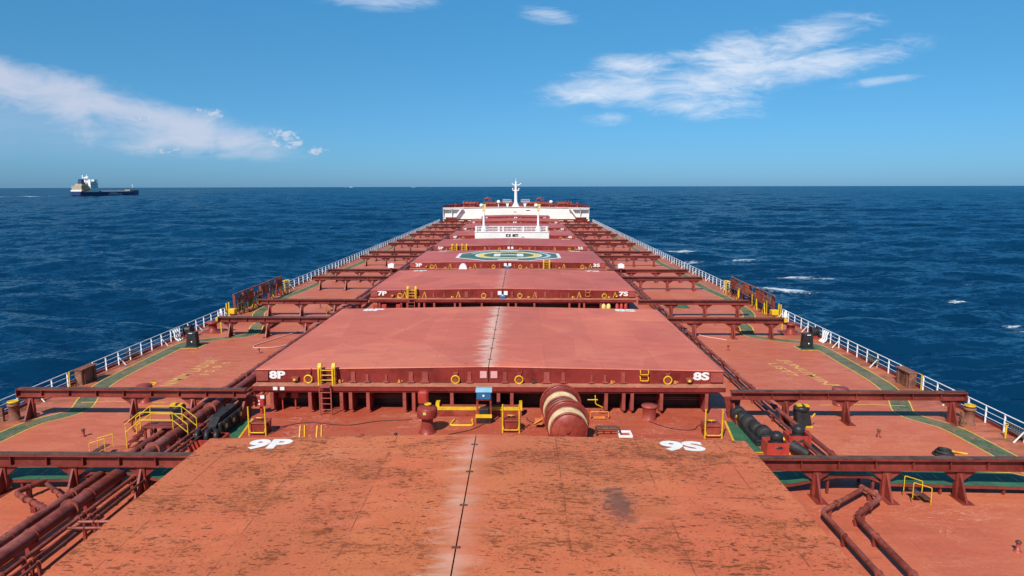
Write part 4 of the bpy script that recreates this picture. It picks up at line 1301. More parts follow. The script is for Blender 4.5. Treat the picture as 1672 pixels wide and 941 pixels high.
pipe([(-16.15, 6, 0.85), (-15.95, 44, 0.85), (-16.0, 110, 0.85), (-16.0, 236, .85)], 0.27, 'thickest red pipe of the bundle running along the port deck', 'pipe', 6.2)
pipe([(-16.95, 6, 0.80), (-16.8, 44, 0.80), (-16.8, 110, .8), (-16.8, 236, .8)], 0.17, 'medium red pipe outboard of the thickest port pipe', 'pipe', 5.0)
pipe([(-15.35, 8, 0.72), (-15.35, 44, 0.72), (-15.35, 72, .72)], 0.085, 'thin red pipe close inboard of the thickest port pipe', 'pipe', 4.0)
pipe([(-15.08, 8, 0.66), (-15.08, 44, 0.66), (-15.08, 72, .66)], 0.05, 'thinnest pinkish pipe on the inboard edge of the port bundle', 'pipe', 3.0)
pipe([(-14.82, 8, 0.62), (-14.82, 40, 0.62)], 0.05, 'thin dark conduit innermost of the port bundle', 'pipe_dark', 3.0)
pipe([(-17.55, 8, 0.45), (-17.55, 26.6, 0.45), (-18.0, 26.8, 0.45), (-19.9, 28.0, 0.45), (-19.5, 29.3, 0.45)], 0.12, 'red branch pipe zigzagging on the near port deck', 'pipe', 4.5)
pipe([(-17.5, 27.6, 0.42), (-19.2, 29.0, 0.42)], 0.09, 'short slanting red pipe beside the port zigzag pipe', 'pipe', 9)
for k, y in enumerate((17.5, 24.1, 24.7)):
    pipe([(-15.0, y, 0.95 - .05 * k), (-12.2, y + 0.1, 0.95 - .05 * k)], 0.055, ('nearest', 'middle', 'farthest')[k] + ' of the short crosswise red pipes between the port bundle and hatch 9', 'pipe', 9)
pipe([(14.2, 14, 0.42), (14.25, 26.8, 0.42), (16.9, 28.9, 0.42), (16.9, 29.2, 0.2)], 0.10, 'dark red pipe bending diagonally on the near starboard deck', 'pipe', 7.0)
pipe([(15.25, 14, 0.42), (15.45, 25.8, 0.42), (15.5, 26.5, 0.42), (17.3, 28.1, 0.42), (17.0, 29.2, 0.42)], 0.115, 'flanged red pipe with a zigzag outboard on the near starboard deck', 'pipe', 3.5)
pipe([(17.25, 31.5, 0.55), (17.0, 43, 0.55), (17.0, 100, 0.55), (17.0, 236, .55)], 0.12, 'upper red pipe running along the starboard deck', 'pipe', 3.6)
pipe([(16.72, 31.5, 0.40), (16.55, 43, 0.40), (16.6, 100, 0.40), (16.6, 236, .4)], 0.085, 'lower dark pipe beside the starboard deck pipe', 'pipe_dark', 5.0)
pipe([(15.9, 57.5, 0.25), (15.6, 72, 0.25)], 0.07, 'thin red pipe tight against the starboard side of hatch 8', 'pipe_dark', 3)
# elbowed vent pipe beside hatch 7
pipe([(15.0, 82.0, 0.3), (15.0, 84.5, 0.7), (16.2, 84.5, 0.7), (16.4, 82.6, 0.3)], 0.13, 'looped red pipe beside the starboard edge of hatch 7', 'pipe', 9)

# ------------------------------------------------------------------ cross deck gear between hatches 9 and 8
# mushroom vent
T = thing('mushroom_vent', (-3.25, 36.9, 0), 'red mushroom vent with yellow handwheel on the cross deck', 'vent')
a = MB(); a.lathe((-3.25, 36.9, 0), [(0.50, 0), (0.42, 0.1), (0.33, 0.5), (0.31, 0.9)], 20); a.build('stem', M['red'], T)
a = MB(); a.lathe((-3.25, 36.9, 0.87), [(0.40, -0.02), (0.54, 0.03), (0.56, 0.08), (0.56, 0.52), (0.52, 0.58), (0.15, 0.68)], 20); a.build('head', M['red'], T)
a = MB(); a.torus((-3.2, 36.9, 1.62), (0, 0, 1), 0.16, 0.045, 16, 6); a.box(-3.36, -3.04, 36.87, 36.93, 1.59, 1.65); a.cyl((-3.2, 36.9, 1.5), (-3.2, 36.9, 1.64), 0.04); a.build('handwheel', M['yellow'], T)
a = MB(); a.box(-3.4, -3.24, 36.32, 36.345, 1.18, 1.32); a.build('name_plate', M['padyellow'], T)
# lamp box behind it
T = thing('red_lamp_box', (-3.75, 39.0, 0), 'bright red domed box on a dark post behind the mushroom vent', 'lamp box')
a = MB(); a.bbox(-4.05, -3.45, 38.75, 39.3, 1.05, 1.75, 0.10); a.build('box', M['brightred'], T)
a = MB(); a.bbox(-4.02, -3.48, 38.8, 39.25, 0.35, 1.05, 0.06); a.box(-3.85, -3.65, 38.9, 39.1, 0, 0.35); a.build('post', M['black'], T)
# long low trough with yellow rim
T = thing('low_trough', (-0.6, 40.2, 0), 'long low red step box with a yellow rim along the foot of hatch 8', 'step box')
a = MB(); a.box(-3.1, 2.0, 39.55, 40.15, 0.0, 0.40); a.build('box', M['red'], T)
a = MB(); a.box(-3.12, 2.02, 39.53, 39.60, 0.40, 0.60); a.box(-3.12, -2.9, 39.60, 40.15, 0.40, 0.82); a.box(1.85, 2.02, 39.60, 40.15, 0.40, 0.82); a.build('rim', M['yellow'], T)
a = MB(); a.box(-2.88, 1.83, 39.62, 40.15, 0.41, 0.56); a.build('tread', M['stay'], T)
# blue control stand
T = thing('control_stand', (-0.2, 38.6, 0), 'blue box on a red post frame in front of the hatch 8 joint', 'control box')
a = MB()
for x in (-0.62, 0.16):
    for y in (38.35, 38.85):
        a.box(x, x + 0.09, y, y + 0.09, 0.0, 1.42)
a.box(-0.62, 0.25, 38.35, 38.94, 1.38, 1.44); a.box(-0.6, 0.23, 38.85, 38.93, 0.6, 0.72); a.build('frame', M['red'], T)
a = MB(); a.bbox(-0.60, 0.23, 38.30, 38.92, 1.46, 1.88, 0.03); a.build('box', M['blue'], T)
a = MB(); a.prism([(38.26, 1.885), (38.96, 1.885), (38.92, 2.02), (38.60, 2.04)], 'x', -0.65, 0.28); a.build('lid', M['lightblue'], T)
a = MB(); a.cyl((-0.2, 38.28, 1.68), (-0.2, 38.30, 1.68), 0.06, n=12); a.build('badge', M['white'], T)
a = MB(); a.box(-0.66, 0.28, 38.26, 38.34, 0.36, 0.56); a.build('crossbar', M['yellow'], T)
a = MB(); a.bbox(-0.45, 0.1, 38.42, 38.82, 0.45, 0.85, 0.04); a.build('motor', M['black'], T)
a = MB(); a.box(-0.62, 0.25, 38.32, 38.92, 0.02, 0.33); a.build('plinth', M['coam'], T)
# yellow floor frame
a = MB(); a.tube([(-1.95, 38.9, 0.05), (-2.1, 37.9, 0.05), (-0.78, 37.9, 0.05), (-0.9, 38.9, 0.05)], 0.06, 8, 0.2)
tag(a.build('floor_frame', M['yellow'], None, (-1.4, 38.4, 0)), 'yellow rounded frame lying flat on the cross deck left of the blue box', 'floor frame')


# access trunks with yellow hand posts
def access(x, y, label, s=1):
    T = thing('access_hatch', (x, y, 0), label, 'access hatch', 'access hatches with yellow posts')
    a = MB(); a.bbox(x - 0.42, x + 0.42, y - 0.35, y + 0.45, 0, 0.62, 0.03); a.build('trunk', M['red'], T)
    a = MB(); a.bbox(x - 0.47, x + 0.47, y - 0.40, y + 0.5, 0.625, 0.70, 0.02); a.box(x + s * 0.48 - .06, x + s * .48 + .06, y - .1, y + .2, 0.4, 0.72); l = a.build('lid', M['red'], T)
    a = MB(); a.torus((x, y, 0.86), (0, 0.35, 1), 0.20, 0.035, 18, 6); a.cyl((x, y, 0.7), (x, y, 0.87), 0.03); a.box(x - .2, x + .2, y - .02, y + .02, .84, .88); a.build('handwheel', M['yellow'], l)
    for dx in (-0.46, 0.46):
        a = MB(); a.cyl((x + dx, y - 0.48, 0), (x + dx, y - 0.48, 1.65), 0.045, n=8); a.build('hand_post', M['yellow'], T)
    a = MB(); a.tube([(x - 0.44, y - 0.5, 0.42), (x - 0.40, y - 0.5, 0.18), (x + 0.40, y - 0.5, 0.18), (x + 0.44, y - 0.5, 0.42)], 0.035, 6, 0.1); a.build('step_bar', M['yellow'], T)
    return T


access(-12.5, 36.7, 'red access hatch with yellow posts at the port end of the cross deck', 1)
access(1.4, 37.3, 'red access hatch with yellow posts in the middle of the cross deck', 1)
access(12.4, 36.6, 'red access hatch with yellow posts at the starboard end of the cross deck', -1)

# curved yellow ladder grips at the top of a ladder
for k, x in enumerate((-9.75, -8.85)):
    a = MB()
    a.prism([(34.6, 0.0), (34.75, 0.0), (35.05, 0.55), (35.2, 1.0), (35.05, 1.0), (34.9, 0.62)], 'x', x - 0.03, x + 0.03)
    a.prism([(35.0, 0.0), (35.12, 0.0), (35.35, 0.9), (35.2, 1.0)], 'x', x + 0.16, x + 0.22)
    a.box(x - 0.12, x + 0.3, 34.55, 35.2, 0, 0.025)
    tag(a.build('ladder_grip', M['yellow'], None, (x, 34.9, 0)), ('left' if k == 0 else 'right') + ' of two curved yellow grips standing above the 9P number', 'ladder grip', 'curved yellow grips')
# small deck fittings: stub valves
for x, y, mt, lb in ((-6.5, 35.2, 'red', 'small red stub valve between the yellow grips and the mushroom vent'), (-4.75, 35.4, 'black', 'small dark valve stem just left of the mushroom vent')):
    a = MB(); a.lathe((x, y, 0), [(0.14, 0), (0.13, 0.04), (0.05, 0.06), (0.045, 0.4), (0.10, 0.42), (0.10, 0.48), (0.02, 0.5)], 10)
    tag(a.build('stub_valve', M[mt], None, (x, y, 0)), lb, 'valve', 'stub valves')

# twin hawser reel
T = thing('twin_hose_reel', (4.35, 36.6, 0), 'big twin red reel wound with cream hose on the cross deck', 'hose reel')
RZ = 1.06
def drum(y0, y1, cx):
    """small front flange, hose wound behind it, bare core, wide rear flange"""
    for y, R in ((y0, 0.98), (y1, 1.20)):
        a = MB()
        a.lathe((cx, y, RZ), [(0.25, -0.05), (R, -0.05), (R + 0.015, 0), (R, 0.05), (0.25, 0.05)], 40, 'y')
        a.torus((cx, y - 0.06, RZ), (0, 1, 0), R - 0.05, 0.035, 40, 6)
        a.build('flange', M['red'], T)
    h = MB(); k = 0; yy = y0 + 0.10
    while yy < y0 + 0.66:
        h.torus((cx, yy, RZ), (0, 1, 0), 0.93 + 0.008 * (k % 2) + 0.06 * (yy > y0 + .42), 0.055, 40, 6); yy += 0.085; k += 1
    h.build('wound_hose', M['hose'], T)
    c = MB(); c.cyl((cx, y0, RZ), (cx, y0 + 0.8, RZ), 0.90, n=36)
    c.lathe((cx, y0 + 0.8, RZ), [(0.9, 0), (1.02, 0.02), (1.04, 0.16), (0.98, 0.2), (1.02, 0.5), (1.06, y1 - y0 - 0.86)], 40, 'y'); c.build('core', M['girder'], T)
drum(34.35, 35.85, 4.42)
drum(37.15, 38.75, 4.25)
a = MB(); a.cyl((4.35, 34.2, RZ), (4.3, 38.95, RZ), 0.12, n=14); a.build('axle', M['girder'], T)
for y in (36.45, 38.9):
    a = MB(); a.prism([(3.6, 0), (5.0, 0), (4.5, RZ + 0.1), (4.1, RZ + 0.1)], 'y', y - 0.05, y + 0.05); a.build('bearing_plate', M['red'], T)
for x in (3.5, 5.3):
    a = MB(); a.box(x - .05, x + .05, 34.4, 38.9, 0, 0.12); a.build('base_rail', M['red'], T)
a = MB(); a.torus((4.3, 36.75, RZ), (0, 1, 0), 0.93, 0.08, 32, 8); a.build('brake_band', M['greasy'], T)
a = MB(); a.box(2.75, 3.15, 37.5, 37.9, 0.25, 0.5); a.tube([(2.7, 37.5, .3), (3.15, 37.4, .62), (3.15, 37.9, .62)], .05, 6); a.build('brake_lever', M['orange'], T)
# low rack right of the reel
a = MB()
a.tube([(6.1, 36.4, 0.05), (6.1, 36.4, 0.42), (7.35, 36.4, 0.42), (7.45, 36.4, 0.05)], 0.05, 6, 0.1)
a.tube([(6.1, 36.8, 0.05), (6.1, 36.8, 0.42), (7.35, 36.8, 0.42), (7.45, 36.8, 0.05)], 0.05, 6, 0.1)
for x in (6.4, 6.8, 7.2): a.tube([(x, 36.4, 0.42), (x, 36.8, 0.42)], 0.035, 6)
tag(a.build('pipe_rack', M['greasy'], None, (6.8, 36.6, 0)), 'low dark pipe rack right of the twin reel', 'pipe rack')
# orange stretcher frame behind
a = MB(); a.tube([(6.05, 39.2, 0.1), (6.05, 39.2, 0.45), (7.1, 39.2, 0.45), (7.1, 39.2, 0.1)], 0.04, 6, .08); a.box(6.2, 6.9, 39.1, 39.3, .05, .16)
tag(a.build('hose_saddle', M['orange'], None, (6.5, 39.2, 0)), 'small orange hose saddle behind the twin reel', 'hose saddle')
# yellow crank pole under the ledge
a = MB(); a.tube([(6.35, 39.7, 1.3), (6.38, 39.7, 0.75), (6.6, 39.7, 0.66), (6.8, 39.7, 0.55)], 0.035, 6, 0.1); a.tube([(5.9, 39.7, 1.02), (6.5, 39.7, 1.02)], 0.035, 6)
tag(a.build('crank_handle', M['yellow'], None, (6.4, 39.7, 0)), 'thin yellow crank handle hanging below the ledge right of the reel', 'crank handle')
# single drum vent
T = thing('drum_vent', (9.5, 40.05, 0), 'squat red vent drum with dark lid under the starboard ledge of hatch 8', 'deck vent')
a = MB(); a.lathe((9.5, 39.3, 0), [(0.44, 0), (0.40, 0.05), (0.37, 0.07), (0.42, 0.74)], 18); a.build('trunk', M['red'], T)
a = MB(); a.lathe((9.5, 39.3, 0.745), [(0.46, 0), (0.48, 0.04), (0.46, 0.10), (0.1, 0.13)], 18); a.build('lid', M['stay'], T)
# white square frame
a = MB()
for x0, x1, y0, y1 in ((7.3, 8.05, 36.2, 36.32), (7.3, 8.05, 36.95, 37.07), (7.3, 7.42, 36.32, 36.95), (7.93, 8.05, 36.32, 36.95)):
    a.box(x0, x1, y0, y1, 0, 0.10)
tag(a.build('manhole_frame', M['white'], None, (7.7, 36.6, 0)), 'small white square frame on the cross deck right of the reel', 'manhole frame')
a = MB()
for x in (5.9, 8.6, 9.2, 10.3): a.cyl((x, 34.6, 0), (x + .02, 34.6, 0.4), 0.03, n=6)
for k, (pts, lb) in enumerate((([(-0.2, 38.2, .03), (-0.9, 37.2, .03), (-2.2, 36.2, .03), (-2.4, 34.2, .03)], 'thin dark cable running from the blue box stand towards the mushroom vent'),
                              ([(3.1, 37.9, .03), (2.4, 38.8, .03), (2.3, 39.4, .03)], 'short dark cable between the twin reel and the step box'),
                              ([(9.4, 38.8, .03), (10.4, 37.6, .03), (11.6, 37.4, .03), (12.2, 38.2, .03), (13.4, 38.4, .03)], 'thin dark cable from the squat drum towards the starboard corner'),
                              ([(-11.9, 37.4, .03), (-10.4, 38.3, .03), (-8.0, 37.9, .03), (-6.4, 38.6, .03), (-4.4, 38.9, .03)], 'thin dark cable from the port access hatch towards the red domed box'))):
    a = MB(); a.tube(smooth_path(pts, 6), 0.022, 6)
    tag(a.build('deck_cable', M['rubber'], None, pts[1]), lb, 'cable', 'loose cables on the cross deck')
# fire boxes under port ledge
T = thing('fire_hose_box', (-13.6, 40.0, 0), 'bright red fire box with a white label below the 8P number', 'fire box')
a = MB(); a.bbox(-14.0, -13.42, 39.75, 40.15, 0.5, 1.18, 0.05); a.box(-13.75, -13.6, 39.9, 40.0, 0, 0.45); a.build('box', M['brightred'], T)
a = MB(); a.box(-13.62, -13.38, 39.725, 39.745, 1.0, 1.2); a.box(-13.74, -13.66, 39.725, 39.745, .82, .9); a.box(-13.74, -13.66, 39.725, 39.745, .6, .72); a.build('label_plate', M['white'], T)
for k, x in enumerate((-12.65, -11.85)):
    a = MB(); a.bbox(x - 0.22, x + 0.22, 40.6, 40.9, 0.78, 1.12, 0.04); a.box(x - .04, x + .04, 40.7, 40.8, 0, 0.78)
    tag(a.build('alarm_box', M['brightred'], None, (x, 40.2, 0)), ('left' if k == 0 else 'right') + ' of two small red boxes in the shade under the port ledge', 'alarm box', 'small red boxes under the ledge')
# number plates on ledge fascia
T = thing('frame_number_plate', (-12.5, 39.96, 1.56), 'two small white plates on the ledge below the 8P number', 'number plate')
for x in (-12.78, -12.36):
    a = MB(); a.box(x - 0.13, x + 0.13, 39.955, 39.975, 1.46, 1.66); a.build('plate', M['white'], T)


# ladders on the hatch ends
def hatch_ladder(x, y, label, lower=True):
    T = thing('hatch_ladder', (x, y, 0), label, 'ladder', 'yellow hatch end ladders')
    for dx in (-0.42, 0.42):
        a = MB(); a.prism([(y - 0.42, 1.68), (y - 0.42, 2.85), (y - 0.25, 3.05), (y - 0.05, 3.05), (y - 0.05, 2.95), (y - 0.22, 2.93), (y - 0.30, 2.8), (y - 0.30, 1.50)], 'x', x + dx - 0.10, x + dx + 0.10)
        a.box(x + dx - 0.02, x + dx + 0.02, y - 0.52, y - 0.42, 1.75, 2.8)
        a.build('stringer', M['yellow'], T)
    a = MB()
    for z in (2.05, 2.35, 2.65): a.cyl((x - 0.32, y - 0.36, z), (x + 0.32, y - 0.36, z), 0.03, n=8)
    a.build('rung', M['yellow'], T)
    if lower:
        a = MB()
        for dx in (-0.34, 0.34): a.box(x + dx - 0.035, x + dx + 0.035, y - 0.80, y - 0.74, 0, 1.68)
        for z in (0.35, 0.7, 1.05, 1.4): a.cyl((x - 0.34, y - 0.77, z), (x + 0.34, y - 0.77, z), 0.03, n=6)
        a.prism([(y - 0.80, 1.70), (y - 0.45, 1.80), (y - 0.45, 1.84), (y - 0.80, 1.75)], 'x', x - 0.3, x + 0.3)
        a.build('lower_ladder', M['stay'], T)
    return T


hatch_ladder(-9.7, 40.45, 'yellow ladder with dark lower rungs on the after end of hatch 8')
hatch_ladder(-9.6, 72.4, 'yellow ladder on the after end of hatch 7 near the 7P number')
hatch_ladder(-8.4, 126.2, 'yellow ladder on the hatch beyond the helicopter circle', False)
hatch_ladder(-10.2, 126.2, 'yellow ladder left of another on the hatch beyond the helicopter circle', False)
hatch_ladder(5.6, 98.9, 'yellow ladder at the edge of the helicopter circle', False)
# rung loops on starboard end of hatch 8 and 7
for h, x in ((8, 9.35), (7, 9.0)):
    y = HATCH[h][0]
    a = MB()
    for z in (2.0, 2.38):
        a.tube([(x - 0.24, y + .03, z + 0.24), (x - 0.24, y - 0.16, z + .2), (x - 0.24, y - 0.16, z), (x + 0.24, y - 0.16, z), (x + 0.24, y - 0.16, z + 0.2), (x + 0.24, y + .03, z + 0.24)], 0.032, 6, 0.06)
    tag(a.build('step_loop', M['orange'] if h == 7 else M['yellow'], None, (x, y - .1, 2.0)), 'yellow climbing loops on the starboard after face of hatch %d' % h, 'climbing loops', 'climbing loops')

# ------------------------------------------------------------------ machinery at the hatch corners
def drive_row(s, label):
    """black rubber-skinned cable drums in a row on the green pad"""
    T = thing('black_drive_unit', (s * 14.5, 36.8, 0), label, 'drive unit', 'black drive units')
    a = MB()
    if s > 0:
        for k, (x, y) in enumerate(((14.6, 38.9), (14.62, 38.1), (14.7, 37.3), (14.82, 36.4), (14.95, 35.6))):
            R = 0.34 if k % 2 else 0.42
            a.lathe((x, y, 0.48), [(0.1, -0.36), (R * .8, -0.34), (R, -0.3), (R, 0.3), (R * .8, 0.36), (0.1, 0.4)], 16, 'y')
        a.build('drum', M['rubber'], T)
        a = MB(); a.bbox(14.35, 15.1, 35.0, 39.3, 0.01, 0.34, 0.06); a.bbox(14.6, 15.3, 34.9, 35.5, 0.2, .62, .08); a.build('casing', M['black'], T)
        a = MB(); a.cyl((14.27, 38.3, 0.5), (14.3, 38.3, 0.5), 0.10, n=12); a.build('end_plate', M['yellow'], T)
    else:
        a.prism([(39.2, 0.0), (39.2, 0.75), (38.6, 1.05), (36.3, 1.05), (35.7, 0.7), (35.7, 0.0)], 'x', -15.05, -14.55)
        a.bbox(-14.55, -14.35, 35.9, 39.0, 0.1, 0.8, 0.04)
        a.build('casing', M['rubber'], T)
        for y in (36.4, 37.4, 38.4):
            a = MB(); a.torus((-14.36, y, 0.52), (1, 0, 0), 0.22, 0.09, 18, 8); a.cyl((-14.36, y, .52), (-14.30, y, .52), .1); a.build('sheave', M['black'], T)
            a = MB(); a.cyl((-14.33, y, 0.52), (-14.26, y, 0.52), 0.13, n=14); a.build('end_plate', M['padyellow'], T)
    return T


drive_row(1, 'row of black rubber covered drums on the green starboard pad')
drive_row(-1, 'long black machine casing with yellow discs on the green port pad')


def tub(x, y, w, label):
    T = thing('red_tub', (x, y, 0), label, 'tub', 'open red tubs')
    a = MB(); a.box(x - w, x + w, y - 0.45, y - 0.38, 0, 0.72); a.box(x - w, x + w, y + 0.38, y + 0.45, 0, 0.72)
    a.box(x - w, x - w + 0.07, y - .38, y + .38, 0, .72); a.box(x + w - 0.07, x + w, y - .38, y + .38, 0, .72)
    a.build('wall', M['brightred'], T)
    a = MB(); a.lathe((x + 0.05, y, 0.45), [(0.5, 0), (0.48, 0.1), (0.25, 0.25), (0.3, 0.35), (0.32, 0.6), (0.2, 0.72), (0.03, 0.76)], 14); a.build('motor', M['black'], T)
    return T


tub(14.95, 34.0, 0.55, 'open red tub holding a black motor at the starboard corner of hatch 9')
tub(16.45, 35.0, 0.58, 'open red tub with black motor under the starboard pipe')
T = thing('black_motor', (15.9, 33.4, 0), 'tilted black motor with yellow bracket just right of the nearest red tub', 'motor')
a = MB(); a.cyl((15.75, 33.9, 0.5), (16.35, 33.2, 0.28), 0.30, 0.20, 16); a.build('body', M['rubber'], T)
a = MB(); a.box(15.5, 15.72, 33.9, 34.1, 0, 0.5); a.tube([(15.55, 34.0, .5), (15.4, 34.2, .8)], .06, 6); a.build('bracket', M['yellow'], T)
for s, x, y in ((1, 18.0, 38.2), (-1, -17.6, 37.9)):
    side = 'starboard' if s > 0 else 'port'
    T = thing('black_vent', (x, y, 0), 'tapered black vent with yellow topped cap outboard of the %s pipes' % side, 'vent', 'black vents with yellow caps')
    a = MB(); a.prism([(x - 0.34, 0), (x + 0.42, 0), (x + 0.42, 0.3), (x + 0.24, 1.0), (x - 0.44, 0.92)], 'y', y - 0.3, y + 0.3); a.build('body', M['rubber'], T)
    a = MB(); a.lathe((x - 0.08, y, 0.98), [(0.42, 0), (0.44, 0.12), (0.36, 0.22), (0.05, 0.26)], 14); a.build('cap', M['black'], T)
    a = MB(); a.box(x - 0.40, x - 0.12, y - 0.2, y + 0.1, 1.21, 1.30); a.box(x + 0.05, x + 0.26, y - 0.25, y + 0.1, 1.19, 1.28); a.build('cap_stripe', M['yellow'], T)
    a = MB(); a.box(x + 0.12, x + 0.5, y - 0.32, y - 0.26, 0.0, 0.1); a.tube([(x + .4, y - .33, .62), (x + .58, y - .33, .85)], .05, 6); a.build('handle', M['yellow'], T)
a = MB(); a.lathe((-17.4, 34.9, 0.95), [(0.05, 0), (0.24, 0.02), (0.26, 0.12), (0.22, 0.2), (0.05, 0.24)], 14); a.cyl((-17.4, 34.9, 0), (-17.4, 34.9, .95), .08)
tag(a.build('bollard_vent', M['rubber'], None, (-17.4, 34.9, 0)), 'small black capped vent inside the yellow footbridge rails', 'vent')
T = thing('red_tub', (-14.7, 34.6, 0), 'low red trough under black cable reels at the port corner of hatch 9', 'tub')
a = MB(); a.box(-15.3, -13.6, 34.0, 34.1, 0, 0.55); a.box(-15.3, -13.6, 35.1, 35.2, 0, .55); a.box(-15.3, -15.2, 34.1, 35.1, 0, .55); a.box(-13.7, -13.6, 34.1, 35.1, 0, .55); a.build('wall', M['brightred'], T)
a = MB()
for x in (-15.0, -14.5, -14.0): a.torus((x, 34.6, 0.55), (1, 0.2, 0), 0.28, 0.14, 16, 8)
a.build('cable_coil', M['black'], T)

# coil of black and yellow rope on the starboard deck
T = thing('rope_coil', (23.6, 33.9, 0), 'black rope coil with a yellow tail on the starboard deck', 'rope coil')
a = MB()
for k in range(4): a.torus((23.45 + 0.05 * (k % 2), 33.9, 0.08 + 0.08 * k), (0.12 * (k % 2), 0.1, 1), 0.44 - 0.06 * k, 0.065, 22, 6)
a.build('coil', M['rubber'], T)
a = MB(); a.tube([(23.7, 34.2, 0.25), (24.1, 34.1, 0.12), (24.5, 34.15, 0.04), (24.75, 34.0, 0.04)], 0.045, 6, .2); a.build('tail', M['yellow'], T)

# green tarpaulin heap
a = MB()
vs = []; fs = []
nn = 14
for i in range(nn + 1):
    for j in range(nn + 1):
        u, v = i / nn * 2 - 1, j / nn * 2 - 1
        d = max(0.0, 1 - (abs(u) ** 2.4 + abs(v) ** 2.4) ** 0.5)
        z = 0.62 * d ** 0.6 * (0.75 + 0.5 * mnoise(Vector((u * 2.2, v * 2.2, 3.1)))) if d > 0 else 0.0
        vs.append((19.6 + u * 1.35, 78.0 + v * 1.5, z + 0.006))
for i in range(nn):
    for j in range(nn):
        fs.append((i * (nn + 1) + j, (i + 1) * (nn + 1) + j, (i + 1) * (nn + 1) + j + 1, i * (nn + 1) + j + 1))
a.add(vs, fs, True)
tag(a.build('tarpaulin', M['green'], None, (19.6, 78, 0)), 'dark green tarpaulin heap on the starboard deck by hatch 7', 'tarpaulin')

# sounding pipes: stubby capped pipes standing on the side decks
sp0 = thing('sounding_pipe', (0, 0, 0), 'x', 'sounding pipe', 'stubby sounding pipes on the side decks')
a = MB(); a.lathe((0, 0, 0), [(0.16, 0), (0.15, 0.03), (0.07, 0.05), (0.07, 0.34)], 10); a.build('stem', M['red'], sp0)
a = MB(); a.lathe((0, 0, 0.345), [(0.10, 0), (0.11, 0.05), (0.07, 0.09), (0.02, 0.10)], 10); a.build('cap', M['greasy'], sp0)
for k, (x, y, lb) in enumerate(((-19.5, 55.0, 'capped stub pipe on the port deck between hatch 8 and the yellow lettering'), (19.2, 56.5, 'capped stub pipe on the starboard deck between hatch 8 and the yellow lettering'),
                                (-23.2, 66.5, 'capped stub pipe on the port deck near the green walkway hump'), (21.0, 67.0, 'capped stub pipe on the starboard deck near the green walkway hump'),
                                (20.6, 24.5, 'capped stub pipe on the near starboard deck outboard of the zigzag pipes'), (-20.5, 76.0, 'capped stub pipe on the port deck outboard of hatch 7'),
                                (21.5, 36.5, 'capped stub pipe on the starboard deck left of the rope coil'), (-22.0, 36.0, 'capped stub pipe on the port deck between the two nearest girders'))):
    if k == 0:
        sp0.location = (x, y, 0); sp0['label'] = lb
    else:
        copy_tree(sp0, (x, y, 0), lb)

# loose hose on port deck and starboard
a = MB(); a.tube([(-17.6, 66.0, 0.04), (-19.2, 62.6, 0.04), (-20.9, 57.6, 0.05), (-20.6, 56.6, 0.05), (-18.8, 56.9, 0.05), (-17.6, 58.6, 0.05), (-16.9, 60.8, 0.05)], 0.05, 6, 0.6)
tag(a.build('loose_hose', M['pink'], None, (-19, 60, 0)), 'loose pale pink hose looped on the port deck beside hatch 8', 'hose')
a = MB(); a.tube([(14.8, 61.0, 0.05), (16.4, 63.0, 0.05), (17.8, 63.2, 0.05), (18.6, 61.6, 0.05), (20.2, 60.2, 0.05)], 0.05, 6, 0.6)
tag(a.build('loose_hose', M['pink'], None, (17, 62, 0)), 'loose pale pink hose beyond the starboard corner of hatch 8', 'hose')
# coiled orange hose by hatch 8
a = MB()
for k in range(4): a.torus((-16.6, 59.9, 0.25 + 0.05 * k), (0.5, -0.6, 0.7), 0.75 - 0.05 * k, 0.05, 22, 6)
tag(a.build('hose_coil', M['orange'], None, (-16.6, 59.9, 0)), 'coil of orange hose at the port fore corner of hatch 8', 'hose coil')
# flat wooden dunnage
a = MB(); a.box(-18.0, -17.3, 56.0, 56.5, 0.005, 0.2)
tag(a.build('dark_crate', M['black'], None, (-17.6, 56.2, 0)), 'small dark crate on the port deck beside hatch 8', 'crate')

# footbridge over the port pipes
T = thing('footbridge', (-16.9, 34.7, 0), 'yellow railed footbridge crossing the port pipe bundle', 'footbridge')
a = MB(); a.box(-17.8, -16.1, 34.3, 35.2, 1.10, 1.16); a.build('platform', M['girder'], T)
for sx, xa, xb in ((-1, -17.8, -18.6), (1, -16.1, -15.35)):
    for k in range(3):
        x = xa + (xb - xa) * (k + 0.5) / 3; z = 1.10 - (k + 1) * 0.27
        a = MB(); a.box(x - 0.14, x + 0.14, 34.35, 35.15, z, z + 0.05); a.build('tread', M['girder'], T)
    for y in (34.30, 35.16):
        a = MB(); a.prism([(xa, 1.10), (xa, 0.98), (xb, 0), (xb + 0.12 * sx, 0)], 'y', y, y + 0.04); a.build('stringer', M['girder'], T)
for y in (34.25, 35.25):
    a = MB()
    for z, dz in ((1.98, 0.64), (1.56, 0.66)):
        a.tube([(-18.6, y, z - dz), (-17.8, y, z), (-16.1, y, z), (-15.35, y, z - dz)], 0.026, 8, 0.1)
    for x, zt, zb in ((-18.6, 1.36, 0), (-17.8, 1.98, 1.1), (-16.1, 1.98, 1.1), (-15.35, 1.36, 0.0)):
        a.cyl((x, y, zb), (x, y, zt), 0.026, n=8)
    a.build('handrail', M['yellow'], T)
a = MB(); a.tube([(-18.8, 35.4, 1.25), (-19.5, 36.4, 1.1), (-19.5, 36.4, 0.35), (-18.9, 35.6, 0.45)], 0.05, 8, .05); a.build('end_frame', M['girder'], T)
for x in (-17.7, -16.2):
    for y in (34.4, 35.0):
        a = MB(); a.box(x - 0.05, x + 0.05, y, y + 0.1, 0, 1.10); a.build('leg', M['girder'], T)

